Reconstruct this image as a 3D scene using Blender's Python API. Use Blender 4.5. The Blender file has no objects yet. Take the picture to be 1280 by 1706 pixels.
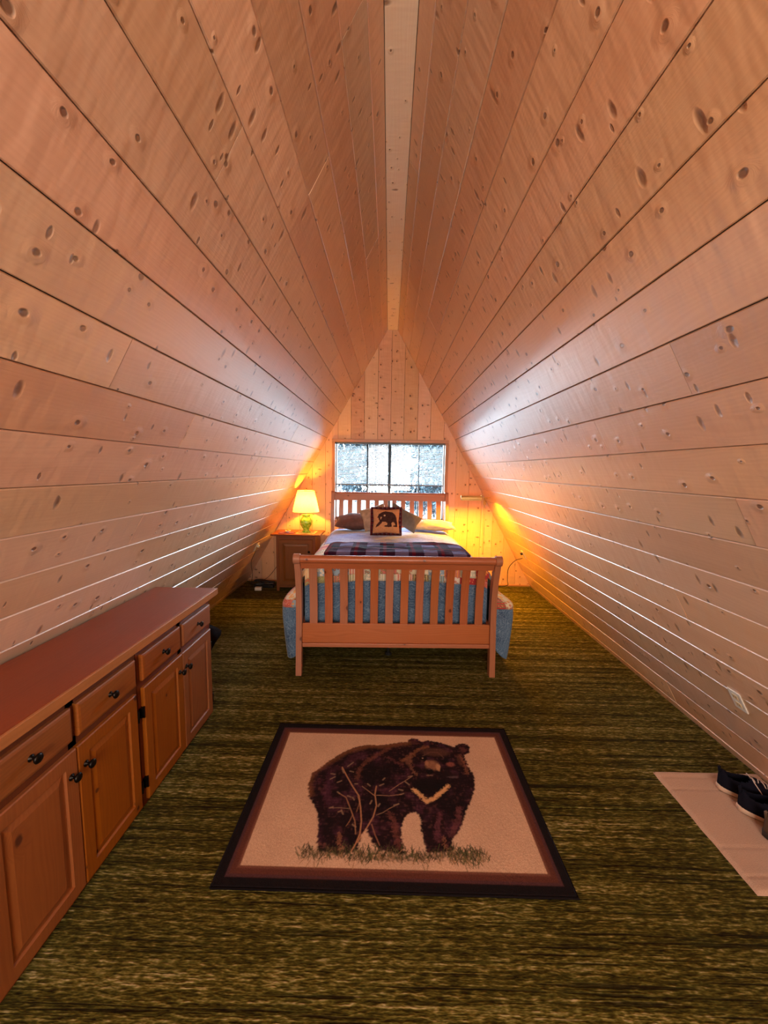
import bpy, bmesh, math, random
import numpy as np
from mathutils import Vector, Matrix, noise

# ------------------------------------------------------------------ camera
PI = math.pi
sc = bpy.context.scene
COL = sc.collection
CAM_H = 1.65
PITCH, YAW, ROLL, FPX = 0.1099, 0.0115, 0.0167, 640.09
cam_d = bpy.data.cameras.new('camera')
cam = bpy.data.objects.new('camera', cam_d); COL.objects.link(cam); sc.camera = cam
cam_d.sensor_fit = 'HORIZONTAL'; cam_d.sensor_width = 36.0; cam_d.lens = 36.0 * FPX / 1280.0
cam_d.clip_start = 0.02; cam_d.clip_end = 200
_fw = Vector((-math.sin(YAW) * math.cos(PITCH), math.cos(YAW) * math.cos(PITCH), -math.sin(PITCH)))
_rt = Vector((math.cos(YAW), math.sin(YAW), 0)); _up = _rt.cross(_fw)
_r2 = math.cos(ROLL) * _rt + math.sin(ROLL) * _up
_u2 = -math.sin(ROLL) * _rt + math.cos(ROLL) * _up
cam.matrix_world = Matrix(((_r2.x, _u2.x, -_fw.x, 0), (_r2.y, _u2.y, -_fw.y, 0), (_r2.z, _u2.z, -_fw.z, CAM_H), (0, 0, 0, 1)))

# room frame: A-frame attic
RX, D, H, T = 0.016, 5.449, 3.534, 0.5634       # ridge centre x, gable wall y, ridge z, slope dx/dz
RW = 0.07                                        # half width of the flat ridge board
SL = math.sqrt(1 + T * T)
YB = -2.6                                        # rear end of the attic
def wall_x(z, side):                             # x of the sloped wall face at height z
    return RX + side * (RW + T * (H - z))

# ------------------------------------------------------------------ world, lights, exposure
world = bpy.data.worlds.new('sky'); sc.world = world; world.use_nodes = True
wn = world.node_tree.nodes; wl = world.node_tree.links
bg = wn['Background']
tc = wn.new('ShaderNodeTexCoord'); sx = wn.new('ShaderNodeSeparateXYZ'); rp = wn.new('ShaderNodeValToRGB')
wl.new(tc.outputs['Generated'], sx.inputs[0]); wl.new(sx.outputs['Z'], rp.inputs[0])
rp.color_ramp.elements[0].position = 0.0; rp.color_ramp.elements[0].color = (0.72, 0.89, 1.0, 1)
rp.color_ramp.elements[1].position = 0.6; rp.color_ramp.elements[1].color = (0.62, 0.80, 1.0, 1)
wl.new(rp.outputs[0], bg.inputs['Color']); bg.inputs['Strength'].default_value = 62.0

def area_light(name, loc, size, size_y, power, color, rot, spread=PI):
    l = bpy.data.lights.new(name, 'AREA'); l.shape = 'RECTANGLE'; l.size = size; l.size_y = size_y
    l.energy = power; l.color = color; l.spread = spread
    o = bpy.data.objects.new(name, l); COL.objects.link(o); o.location = loc; o.rotation_euler = rot
    return o
# daylight portal of the gable window (only guides sampling of the sky)
pl = area_light('window_portal', (0.01, D + 0.20, 1.5), 1.6, 1.15, 1, (1, 1, 1), (-PI / 2, 0, 0)); pl.data.cycles.is_portal = True
# added soft warm fill light behind the camera, before the solid rear gable
area_light('rear_fill', (0.0, YB + 0.1, 1.75), 1.5, 1.7, 152, (1.0, 0.86, 0.72), (PI / 2, 0, 0))

vs = sc.view_settings
vs.view_transform = 'Standard'; vs.look = 'None'; vs.gamma = 1.0; vs.use_curve_mapping = False
vs.exposure = 0.0
try: sc.cycles.use_denoising = True
except Exception: pass
sc.cycles.max_bounces = 8; sc.cycles.diffuse_bounces = 4; sc.cycles.glossy_bounces = 4
sc.cycles.transparent_max_bounces = 24; sc.cycles.sample_clamp_indirect = 6.0
sc.cycles.caustics_reflective = False; sc.cycles.caustics_refractive = False

# ------------------------------------------------------------------ helpers
def lin(c):
    c = c / 255.0
    return c / 12.92 if c <= 0.04045 else ((c + 0.055) / 1.055) ** 2.4
def rgb(r, g, b): return (lin(r), lin(g), lin(b), 1.0)

class N:
    """tiny node-graph builder"""
    def __init__(s, name):
        s.m = bpy.data.materials.new(name); s.m.use_nodes = True
        s.t = s.m.node_tree; s.n = s.t.nodes; s.l = s.t.links
        s.b = s.n['Principled BSDF']
    def put(s, sock, v):
        if hasattr(v, 'is_output'): s.l.new(v, sock)
        elif v is not None:
            if hasattr(sock.default_value, '__len__') and not hasattr(v, '__len__'):
                v = (v,) * len(sock.default_value)
            sock.default_value = v
    def node(s, t, **k):
        n = s.n.new(t)
        for a, v in k.items(): setattr(n, a, v)
        return n
    def math(s, op, a, b=None, c=None, clamp=False):
        n = s.node('ShaderNodeMath', operation=op, use_clamp=clamp)
        s.put(n.inputs[0], a)
        if b is not None: s.put(n.inputs[1], b)
        if c is not None: s.put(n.inputs[2], c)
        return n.outputs[0]
    def mix(s, f, a, b, mode='MIX'):
        n = s.node('ShaderNodeMix', data_type='RGBA', blend_type=mode)
        s.put(n.inputs[0], f); s.put(n.inputs[6], a); s.put(n.inputs[7], b)
        return n.outputs[2]
    def sep(s, v):
        n = s.node('ShaderNodeSeparateXYZ'); s.put(n.inputs[0], v); return n.outputs
    def comb(s, x, y, z=0.0):
        n = s.node('ShaderNodeCombineXYZ'); s.put(n.inputs[0], x); s.put(n.inputs[1], y); s.put(n.inputs[2], z); return n.outputs[0]
    def uv(s): return s.node('ShaderNodeUVMap').outputs[0]
    def obj(s): return s.node('ShaderNodeTexCoord').outputs['Object']
    def rand(s): return s.node('ShaderNodeObjectInfo').outputs['Random']
    def noise(s, v, scale=1.0, detail=3.0, rough=0.5, dist=0.0):
        n = s.node('ShaderNodeTexNoise'); s.put(n.inputs['Vector'], v)
        n.inputs['Scale'].default_value = scale; n.inputs['Detail'].default_value = detail
        n.inputs['Roughness'].default_value = rough; n.inputs['Distortion'].default_value = dist
        return n.outputs[0]
    def vor(s, v, scale=1.0, feature='F1', rnd=1.0, dims='2D'):
        n = s.node('ShaderNodeTexVoronoi', feature=feature, voronoi_dimensions=dims); s.put(n.inputs['Vector'], v)
        n.inputs['Scale'].default_value = scale; n.inputs['Randomness'].default_value = rnd
        return n.outputs
    def white(s, v, dims='2D'):
        n = s.node('ShaderNodeTexWhiteNoise', noise_dimensions=dims)
        s.put(n.inputs['Vector' if dims != '1D' else 'W'], v); return n.outputs
    def ramp(s, f, stops, interp='LINEAR'):
        n = s.node('ShaderNodeValToRGB'); s.put(n.inputs[0], f); r = n.color_ramp; r.interpolation = interp
        while len(r.elements) < len(stops): r.elements.new(0.5)
        for e, (p, c) in zip(r.elements, stops):
            e.position = p; e.color = c if hasattr(c, '__len__') else (c, c, c, 1)
        return n.outputs[0]
    def mr(s, v, a, b, c=0.0, d=1.0, smooth=True):
        n = s.node('ShaderNodeMapRange', interpolation_type='SMOOTHSTEP' if smooth else 'LINEAR')
        s.put(n.inputs[0], v)
        for i, q in enumerate((a, b, c, d)): s.put(n.inputs[i + 1], q)
        return n.outputs[0]
    def bump(s, h, strength=0.3, dist=0.01, normal=None):
        n = s.node('ShaderNodeBump'); s.put(n.inputs['Height'], h)
        n.inputs['Strength'].default_value = strength; n.inputs['Distance'].default_value = dist
        if normal is not None: s.l.new(normal, n.inputs['Normal'])
        return n.outputs[0]
    def out(s, color=None, rough=None, normal=None, metal=None, coat=None, coat_rough=None, sheen=None, spec=None, trans=None, emis=None, estr=None):
        b = s.b
        for k, v in (('Base Color', color), ('Roughness', rough), ('Metallic', metal), ('Coat Weight', coat), ('Coat Roughness', coat_rough),
                     ('Sheen Weight', sheen), ('Specular IOR Level', spec), ('Transmission Weight', trans), ('Emission Color', emis), ('Emission Strength', estr)):
            if v is not None: s.put(b.inputs[k], v)
        if normal is not None: s.l.new(normal, b.inputs['Normal'])
        return s.m

def plain(name, c, rough=0.5, metal=0.0, coat=0.0, bump=0.0, bscale=60, spec=None, var=0.06):
    g = N(name); nz = g.noise(g.obj(), bscale, 3)
    col = g.mix(g.mr(nz, 0.3, 0.7, 0, 1), tuple(x * (1 - var) for x in c[:3]) + (1,), tuple(min(1, x * (1 + var)) for x in c[:3]) + (1,))
    nm = g.bump(nz, bump, 0.004) if bump else None
    return g.out(col, rough, nm, metal, coat, 0.2 if coat else None, spec=spec)

def wood(name, light, dark, knotc, knots=0.5, rough=0.4, coat=0.0, vary=0.35, relief=0.25, grain=0.35, kscale=5.0, ksize=0.07, coat_rough=0.2, hue=0.016, spikes=0.0, ringa=0.25, coat_ior=1.5, spec=None):
    """plank wood: u = along the grain, v = across, both in metres"""
    g = N(name); r = g.rand()
    u0, v0, _ = g.sep(g.uv())
    u = g.math('ADD', u0, g.math('MULTIPLY', r, 53.0)); v = g.math('ADD', v0, g.math('MULTIPLY', r, 17.0))
    kv = g.vor(g.comb(g.math('MULTIPLY', u, 0.8), v), kscale)
    kd = kv['Distance']; kc = g.sep(kv['Color'])
    keep = g.math('LESS_THAN', kc[0], knots)
    rad = g.math('MULTIPLY_ADD', kc[1], ksize, ksize * 0.45)
    wob = g.math('MULTIPLY', g.math('SUBTRACT', g.noise(g.comb(u, v), 40, 2), 0.5), 0.05)
    kd = g.math('ADD', kd, wob)
    core = g.math('MULTIPLY', g.mr(kd, g.math('MULTIPLY', rad, 0.55), g.math('MULTIPLY', rad, 1.15), 1, 0), keep)
    halo = g.math('MULTIPLY', g.mr(kd, rad, g.math('MULTIPLY', rad, 3.6), 1, 0), keep)
    # grain lines bend round the knots
    low = g.noise(g.comb(g.math('MULTIPLY', u, 0.9), g.math('MULTIPLY', v, 5.0)), 1.0, 2)
    vv = g.math('ADD', g.math('MULTIPLY', v, 1.0), g.math('ADD', g.math('MULTIPLY', low, 0.16), g.math('MULTIPLY', halo, 0.035)))
    ring = g.math('SINE', g.math('MULTIPLY', vv, 420.0))
    fine = g.noise(g.comb(g.math('MULTIPLY', u, 4.0), g.math('MULTIPLY', vv, 160.0)), 1.0, 4, 0.6)
    gr = g.math('ADD', g.math('MULTIPLY', g.math('MULTIPLY_ADD', ring, 0.5, 0.5), ringa), g.math('MULTIPLY', fine, 1 - ringa))
    big = g.noise(g.comb(g.math('MULTIPLY', u, 1.3), g.math('MULTIPLY', v, 6.0)), 1.0, 3)
    f = g.math('MULTIPLY_ADD', g.mr(gr, 0.25, 0.8), grain, g.math('MULTIPLY', g.mr(big, 0.35, 0.7), 0.5 * (1 - grain)), clamp=True)
    col = g.mix(f, light, dark)
    col = g.mix(g.math('MULTIPLY', g.math('SUBTRACT', halo, core), 0.30), col, dark)
    col = g.mix(g.math('MULTIPLY', core, 0.85), col, knotc)
    spk = None
    if spikes:
        sv = g.vor(g.comb(g.math('MULTIPLY', u, 9.5), g.math('ADD', g.math('MULTIPLY', v, 4.4), g.math('MULTIPLY', u, 1.4))), 1.0)
        sk = g.sep(sv['Color']); n_ = g.math('MULTIPLY', g.math('SUBTRACT', g.noise(g.comb(u, v), 22, 2), 0.5), 0.10)
        spk = g.math('MULTIPLY', g.mr(g.math('ADD', sv['Distance'], n_), 0.03, g.math('MULTIPLY_ADD', sk[1], 0.10, 0.06), 1, 0), g.math('LESS_THAN', sk[0], spikes))
        col = g.mix(g.math('MULTIPLY', spk, 0.72), col, knotc)
    w = g.white(g.math('MULTIPLY', r, 91.7), '1D')
    hs = g.node('ShaderNodeHueSaturation')
    g.put(hs.inputs['Hue'], g.math('MULTIPLY_ADD', w['Value'], hue, 0.5 - hue / 2))
    g.put(hs.inputs['Saturation'], g.math('MULTIPLY_ADD', g.math('FRACT', g.math('MULTIPLY', r, 7.3)), 0.22, 0.90))
    g.put(hs.inputs['Value'], g.math('MULTIPLY_ADD', g.math('FRACT', g.math('MULTIPLY', r, 13.7)), vary, 1.0 - vary * 0.62))
    g.put(hs.inputs['Color'], col)
    # relief: dimple at each knot, soft cross ripples, grain
    rip = g.noise(g.comb(g.math('MULTIPLY', u, 16.0), g.math('MULTIPLY', v, 4.0)), 1.0, 2)
    hgt = g.math('ADD', g.math('MULTIPLY', halo, 0.30), g.math('ADD', g.math('MULTIPLY', core, -0.6), g.math('ADD', g.math('MULTIPLY', rip, 0.7), g.math('MULTIPLY', fine, 0.10))))
    if spk is not None: hgt = g.math('SUBTRACT', hgt, g.math('MULTIPLY', spk, 0.5))
    nm = g.bump(hgt, relief, 0.012)
    ro = g.math('MULTIPLY_ADD', fine, 0.12, rough - 0.06)
    g.b.inputs['Coat IOR'].default_value = coat_ior
    return g.out(hs.outputs[0], ro, nm, coat=coat, coat_rough=coat_rough, spec=spec)

def attr_mat(name, rough=0.9, bump=0.3, bscale=400, sheen=0.0):
    g = N(name); a = g.node('ShaderNodeVertexColor', layer_name='Col')
    nz = g.noise(g.obj(), bscale, 2)
    c = g.mix(0.16, a.outputs[0], g.mix(g.mr(nz, 0.3, 0.7), (0, 0, 0, 1), (1, 1, 1, 1)), 'OVERLAY')
    return g.out(c, rough, g.bump(nz, bump, 0.003), sheen=sheen, spec=0.2)

# ---- geometry
def link(name, me, mat=None, parent=None):
    o = bpy.data.objects.new(name, me); COL.objects.link(o)
    if mat is not None:
        if isinstance(mat, (list, tuple)):
            for q in mat: me.materials.append(q)
        elif len(me.materials) == 0: me.materials.append(mat)
    if parent is not None: o.parent = parent
    return o
def tag(o, label=None, cat=None, group=None, kind=None):
    if label: o['label'] = label
    if cat: o['category'] = cat
    if group: o['group'] = group
    if kind: o['kind'] = kind
    return o
def empty(name, loc, label=None, cat=None, group=None, rz=0.0, kind=None):
    o = bpy.data.objects.new(name, None); COL.objects.link(o); o.location = loc; o.rotation_euler = (0, 0, rz)
    o.empty_display_size = 0.05
    return tag(o, label, cat, group, kind)
def box_uv(bm, axis=0):
    """box projected uv in metres, u along the given axis where it can"""
    uvl = bm.loops.layers.uv.verify()
    for f in bm.faces:
        n = f.normal; k = max(range(3), key=lambda i: abs(n[i])); ax = [i for i in range(3) if i != k]
        a, b = (axis, [i for i in ax if i != axis][0]) if axis in ax else (ax[0], ax[1])
        for lp in f.loops:
            c = lp.vert.co; lp[uvl].uv = (c[a] + 0.31 * k, c[b] + 0.37 * k)
def finish(bm, name, mat, parent=None, axis=0, smooth=False, uv=True, bevel=0.0, seg=2, angle=0.6):
    bm.normal_update()
    if uv: box_uv(bm, axis)
    me = bpy.data.meshes.new(name); bm.to_mesh(me); bm.free()
    if smooth:
        me.shade_smooth()
    o = link(name, me, mat, parent)
    if bevel:
        m = o.modifiers.new('bevel', 'BEVEL'); m.width = bevel; m.segments = seg; m.limit_method = 'ANGLE'; m.angle_limit = angle
        me.shade_smooth(); m.harden_normals = True
    return o
def add_box(bm, x0, x1, y0, y1, z0, z1):
    vs_ = [bm.verts.new((x, y, z)) for z in (z0, z1) for y in (y0, y1) for x in (x0, x1)]
    for q in ((0, 2, 3, 1), (4, 5, 7, 6), (0, 1, 5, 4), (2, 6, 7, 3), (0, 4, 6, 2), (1, 3, 7, 5)):
        bm.faces.new([vs_[i] for i in q])
    return vs_
def box(name, x0, x1, y0, y1, z0, z1, mat, parent=None, axis=0, bevel=0.0, seg=2):
    bm = bmesh.new(); add_box(bm, x0, x1, y0, y1, z0, z1)
    return finish(bm, name, mat, parent, axis, bevel=bevel, seg=seg)
def prism(bm, pts, axis, a, b):
    """extrude closed 2-d outline pts along axis from a to b. pts are in the other two axes (in order)"""
    def mk(p, t):
        c = [0, 0, 0]; oth = [i for i in range(3) if i != axis]; c[axis] = t; c[oth[0]] = p[0]; c[oth[1]] = p[1]; return bm.verts.new(c)
    A = [mk(p, a) for p in pts]; B = [mk(p, b) for p in pts]; n = len(pts)
    fs = [bm.faces.new(A), bm.faces.new(B[::-1])]
    for i in range(n): fs.append(bm.faces.new((A[i], B[i], B[(i + 1) % n], A[(i + 1) % n])))
    bmesh.ops.recalc_face_normals(bm, faces=fs)
def tube(bm, pts, r, n=8, caps=True):
    pts = [Vector(p) for p in pts]; rings = []
    rr = r if hasattr(r, '__len__') else [r] * len(pts)
    up = Vector((0.13, 0.21, 0.97)); fs = []
    for i, p in enumerate(pts):
        d = (pts[min(i + 1, len(pts) - 1)] - pts[max(i - 1, 0)]).normalized()
        if i == 0: a = d.cross(up).normalized()
        else: a = (a - d * a.dot(d)).normalized()
        b = d.cross(a)
        rings.append([bm.verts.new(p + (a * math.cos(2 * PI * k / n) + b * math.sin(2 * PI * k / n)) * rr[i]) for k in range(n)])
    for i in range(len(rings) - 1):
        for k in range(n): fs.append(bm.faces.new((rings[i][k], rings[i][(k + 1) % n], rings[i + 1][(k + 1) % n], rings[i + 1][k])))
    if caps: fs.append(bm.faces.new(rings[0][::-1])); fs.append(bm.faces.new(rings[-1]))
    bmesh.ops.recalc_face_normals(bm, faces=fs)
def tube_obj(name, pts, r, mat, parent=None, n=8):
    bm = bmesh.new(); tube(bm, pts, r, n); return finish(bm, name, mat, parent, smooth=True)
def lathe(bm, prof, n=32, c=(0, 0, 0)):
    rings = []; fs = []
    for r, z in prof:
        if r < 1e-6: rings.append([bm.verts.new((c[0], c[1], c[2] + z))])
        else: rings.append([bm.verts.new((c[0] + r * math.cos(2 * PI * k / n), c[1] + r * math.sin(2 * PI * k / n), c[2] + z)) for k in range(n)])
    for a, b in zip(rings, rings[1:]):
        for k in range(n):
            q = [a[k % len(a)], a[(k + 1) % len(a)], b[(k + 1) % len(b)], b[k % len(b)]]
            q = [v for i, v in enumerate(q) if v not in q[:i]]
            if len(q) > 2: fs.append(bm.faces.new(q))
    bmesh.ops.recalc_face_normals(bm, faces=fs)
def smooth_path(pts, m=8):
    """Catmull-Rom"""
    P = [Vector(p) for p in pts]; P = [2 * P[0] - P[1]] + P + [2 * P[-1] - P[-2]]; o = []
    for i in range(1, len(P) - 2):
        for k in range(m):
            t = k / m; a, b, c, d = P[i - 1], P[i], P[i + 1], P[i + 2]
            o.append(0.5 * ((2 * b) + (c - a) * t + (2 * a - 5 * b + 4 * c - d) * t * t + (3 * b - 3 * c + d - a) * t ** 3))
    o.append(P[-2]); return o
def grid_mesh(name, P, uvs, mat, parent=None, closed_u=False, mask=None, colors=None):
    """P: (nu, nv, 3) array -> smooth grid mesh"""
    P = np.asarray(P, dtype=np.float32); nu, nv = P.shape[:2]
    i, j = np.meshgrid(np.arange(nu - (0 if closed_u else 1)), np.arange(nv - 1), indexing='ij')
    a = (i * nv + j); b = (((i + 1) % nu) * nv + j); F = np.stack([a, b, b + 1, a + 1], -1).reshape(-1, 4)
    if mask is not None: F = F[np.asarray(mask).reshape(-1)]
    me = bpy.data.meshes.new(name)
    me.vertices.add(nu * nv); me.vertices.foreach_set('co', P.reshape(-1))
    me.loops.add(F.size); me.loops.foreach_set('vertex_index', F.reshape(-1).astype(np.int32))
    me.polygons.add(len(F)); me.polygons.foreach_set('loop_start', np.arange(0, F.size, 4, dtype=np.int32))
    me.polygons.foreach_set('use_smooth', np.ones(len(F), dtype=bool))
    me.update(calc_edges=True)
    if uvs is not None:
        l = me.uv_layers.new(name='UVMap'); l.data.foreach_set('uv', np.asarray(uvs, dtype=np.float32).reshape(-1, 2)[F.reshape(-1)].reshape(-1))
    if colors is not None:
        ca = me.color_attributes.new('Col', 'FLOAT_COLOR', 'POINT')
        c4 = np.ones((nu * nv, 4), dtype=np.float32); c4[:, :3] = colors.reshape(-1, 3); ca.data.foreach_set('color', c4.reshape(-1))
    if mask is not None:
        bm = bmesh.new(); bm.from_mesh(me); bmesh.ops.delete(bm, geom=[v for v in bm.verts if not v.link_faces], context='VERTS'); bm.to_mesh(me); bm.free()
    return link(name, me, mat, parent)
def solidify(o, t, offset=-1.0):
    m = o.modifiers.new('thick', 'SOLIDIFY'); m.thickness = t; m.offset = offset; return o
def subsurf(o, n=1):
    m = o.modifiers.new('sub', 'SUBSURF'); m.levels = n; m.render_levels = n; return o

# ------------------------------------------------------------------ materials
M = {}
M['pine'] = wood('varnished_pine', (0.78, 0.50, 0.33, 1), (0.62, 0.34, 0.19, 1), (0.13, 0.042, 0.016, 1), knots=0.64, rough=0.46, vary=0.24, relief=0.75, grain=0.26, kscale=8.0, ksize=0.060, coat=1.0, coat_rough=0.36, spikes=0.42, coat_ior=1.85, spec=0.8)
M['ridge'] = wood('ridge_pine', (0.92, 0.76, 0.60, 1), (0.84, 0.62, 0.44, 1), (0.15, 0.05, 0.02, 1), knots=0.7, rough=0.42, vary=0.05, relief=0.4, grain=0.25, kscale=11.0, ksize=0.05, spikes=0.3)
M['gable'] = wood('gable_pine', (0.78, 0.48, 0.28, 1), (0.60, 0.31, 0.15, 1), (0.10, 0.03, 0.012, 1), knots=0.6, rough=0.46, vary=0.30, relief=0.6, grain=0.55, kscale=7.5, ksize=0.07, spikes=0.30)
M['trim'] = wood('trim_pine', (0.48, 0.235, 0.115, 1), (0.34, 0.145, 0.06, 1), (0.12, 0.04, 0.02, 1), knots=0.15, rough=0.4, vary=0.15)
M['bed'] = wood('bed_wood', (0.43, 0.155, 0.078, 1), (0.31, 0.095, 0.042, 1), (0.08, 0.02, 0.01, 1), hue=0.006, knots=0.22, rough=0.36, vary=0.10, relief=0.12, grain=0.4, kscale=4.0, ksize=0.05)
M['cab'] = wood('cabinet_pine', (0.27, 0.078, 0.012, 1), (0.18, 0.042, 0.006, 1), (0.04, 0.008, 0.004, 1), hue=0.006, knots=0.26, rough=0.50, vary=0.12, relief=0.15, grain=0.4, kscale=4.5, ksize=0.08)
M['cab_shaded'] = wood('cabinet_frame_shaded', (0.12, 0.026, 0.008, 1), (0.08, 0.016, 0.005, 1), (0.04, 0.01, 0.005, 1), knots=0.1, rough=0.4, vary=0.1, relief=0.1)  # face frame: cabinet pine darkened, shade between the fronts put into the colour
M['worktop'] = wood('stained_top_wood', (0.26, 0.058, 0.012, 1), (0.18, 0.036, 0.007, 1), (0.06, 0.012, 0.005, 1), knots=0.1, rough=0.36, vary=0.1, relief=0.06, grain=0.25, kscale=3.0, ksize=0.05)
M['edge'] = wood('pine_edging', (0.46, 0.17, 0.055, 1), (0.32, 0.10, 0.028, 1), (0.06, 0.012, 0.005, 1), knots=0.1, rough=0.42, vary=0.1)
M['stand'] = wood('nightstand_wood', (0.22, 0.075, 0.025, 1), (0.15, 0.045, 0.014, 1), (0.06, 0.015, 0.007, 1), knots=0.15, rough=0.4, vary=0.12, relief=0.12)
M['back'] = plain('dark_gap_wood', (0.045, 0.02, 0.01, 1), 0.8)
M['knob'] = plain('dark_bronze', (0.012, 0.009, 0.008, 1), 0.35, 0.8)
M['steel'] = plain('steel', (0.6, 0.6, 0.6, 1), 0.3, 1.0)
M['black'] = plain('black_plastic', (0.012, 0.012, 0.013, 1), 0.45)
M['white'] = plain('white_plastic', (0.75, 0.72, 0.66, 1), 0.4)
M['alu'] = plain('window_aluminium', (0.42, 0.47, 0.52, 1), 0.45, 0.3)
M['mull'] = plain('dark_window_bar', (0.02, 0.035, 0.045, 1), 0.5)
M['brass'] = plain('brass', (0.62, 0.40, 0.14, 1), 0.28, 0.9)
M['bag'] = plain('black_bag_cloth', (0.008, 0.006, 0.007, 1), 0.95, bump=0.3, bscale=200, spec=0.05)
M['cordw'] = plain('tan_cord', (0.55, 0.40, 0.22, 1), 0.5)
M['cordb'] = plain('brown_cord', (0.05, 0.025, 0.015, 1), 0.5)

# carpet: green-brown loop pile in rows running across the room
def carpet():
    g = N('olive_loop_carpet'); x, y, z = g.sep(g.obj())
    def st(sx, sy, d=2, off=0.0): return g.noise(g.comb(g.math('MULTIPLY', x, sx), g.math('MULTIPLY_ADD', y, sy, off)), 1.0, d, 0.6)
    tuft = st(50.0, 190.0, 1); dash = st(19.0, 105.0, 1, 7.0); line = st(0.9, 105.0, 1, 13.0); band = st(0.5, 22.0, 3, 31.0); blot = st(5.0, 9.0, 2, 3.0); row = st(2.0, 95.0, 1, 77.0)
    f = g.math('ADD', g.math('ADD', g.math('MULTIPLY', dash, 0.55), g.math('MULTIPLY', line, 0.25)), g.math('ADD', g.math('MULTIPLY', tuft, 0.40), g.math('MULTIPLY', g.math('SUBTRACT', blot, 0.5), 0.16)))
    f = g.math('ADD', f, g.math('MULTIPLY', g.math('SUBTRACT', band, 0.5), 0.45))
    c = g.ramp(g.mr(f, 0.40, 0.84, smooth=False), [(0.0, (0.016, 0.010, 0.002, 1)), (0.37, (0.049, 0.041, 0.006, 1)), (0.56, (0.102, 0.086, 0.015, 1)), (0.75, (0.205, 0.172, 0.052, 1)), (0.95, (0.40, 0.33, 0.17, 1))])
    dk = g.mr(g.math('ADD', g.math('MULTIPLY', band, 0.45), g.math('MULTIPLY', row, 0.55)), 0.36, 0.45, 0.85, 0.0)
    c = g.mix(dk, c, (0.012, 0.007, 0.002, 1))
    c = g.mix(g.mr(blot, 0.45, 0.7, 0.0, 0.22), c, (0.036, 0.042, 0.008, 1))
    h = g.math('ADD', g.math('MULTIPLY', tuft, 0.4), g.math('SUBTRACT', g.math('MULTIPLY', dash, 0.8), g.math('MULTIPLY', dk, 0.4)))
    return g.out(c, 0.95, g.bump(h, 0.7, 0.010), spec=0.1)
M['carpet'] = carpet()

def paisley():
    g = N('blue_paisley_cotton'); uv = g.uv()
    d = g.noise(uv, 9.0, 2); u, v, _ = g.sep(uv)
    w = g.comb(g.math('MULTIPLY_ADD', d, 0.30, u), g.math('MULTIPLY_ADD', g.noise(uv, 7.0, 1), 0.14, v))
    e = g.vor(w, 38.0, 'DISTANCE_TO_EDGE')['Distance']
    e2 = g.vor(w, 60.0, 'DISTANCE_TO_EDGE')['Distance']
    ln = g.math('ADD', g.mr(e, 0.02, 0.10, 0.8, 0), g.math('MULTIPLY', g.mr(e2, 0.02, 0.12, 1, 0), 0.35), clamp=True)
    c = g.mix(g.mr(g.noise(uv, 5.0, 2), 0.35, 0.65), (0.030, 0.072, 0.150, 1), (0.065, 0.135, 0.24, 1))
    c = g.mix(g.math('MULTIPLY', ln, 0.45), c, (0.34, 0.46, 0.58, 1))
    return g.out(c, 0.85, g.bump(g.noise(uv, 22.0, 3), 0.35, 0.012), sheen=0.2)
M['paisley'] = paisley()
def patchwork():
    g = N('floral_patchwork_cotton'); uv = g.uv(); cs = 7.6
    sc_ = g.node('ShaderNodeVectorMath', operation='SCALE'); g.put(sc_.inputs[0], uv); sc_.inputs['Scale'].default_value = cs
    fl = g.node('ShaderNodeVectorMath', operation='FLOOR'); g.l.new(sc_.outputs[0], fl.inputs[0])
    fr = g.node('ShaderNodeVectorMath', operation='FRACTION'); g.l.new(sc_.outputs[0], fr.inputs[0])
    w = g.white(fl.outputs[0]); r1 = w['Value']; rc = g.sep(w['Color'])
    pal = [(0.0, rgb(176, 52, 52)), (0.12, rgb(222, 205, 170)), (0.27, rgb(205, 120, 105)), (0.39, rgb(196, 190, 165)), (0.52, rgb(168, 160, 110)), (0.64, rgb(225, 208, 190)), (0.78, rgb(150, 170, 185)), (0.9, rgb(200, 60, 60))]
    base = g.ramp(r1, pal, 'CONSTANT')
    acc = g.ramp(rc[1], [(0, rgb(190, 40, 48)), (0.25, rgb(240, 225, 205)), (0.45, rgb(235, 150, 60)), (0.65, rgb(120, 130, 85)), (0.85, rgb(110, 40, 50))], 'CONSTANT')
    fx, fy, _ = g.sep(fr.outputs[0])
    flw = g.vor(uv, 34.0); fl_m = g.mr(flw['Distance'], 0.30, 0.42, 1, 0)
    stp = g.math('GREATER_THAN', g.math('SINE', g.math('MULTIPLY', fx, 40.0)), 0.1)
    isst = g.math('GREATER_THAN', rc[2], 0.62)
    m = g.math('ADD', g.math('MULTIPLY', stp, isst), g.math('MULTIPLY', fl_m, g.math('SUBTRACT', 1.0, isst)))
    c = g.mix(g.math('MULTIPLY', m, 0.75), base, acc)
    c = g.mix(g.math('MULTIPLY', g.mr(flw['Distance'], 0.10, 0.16, 1, 0), 0.6), c, rgb(235, 200, 120))
    ed = g.math('MINIMUM', g.math('MINIMUM', fx, fy), g.math('SUBTRACT', 1.0, g.math('MAXIMUM', fx, fy)))
    seam = g.mr(ed, 0.0, 0.06, 0, 1)
    return g.out(c, 0.9, g.bump(g.math('ADD', seam, g.math('MULTIPLY', g.noise(uv, 20.0, 3), 0.7)), 0.5, 0.012), sheen=0.2)
M['patch'] = patchwork()
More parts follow.
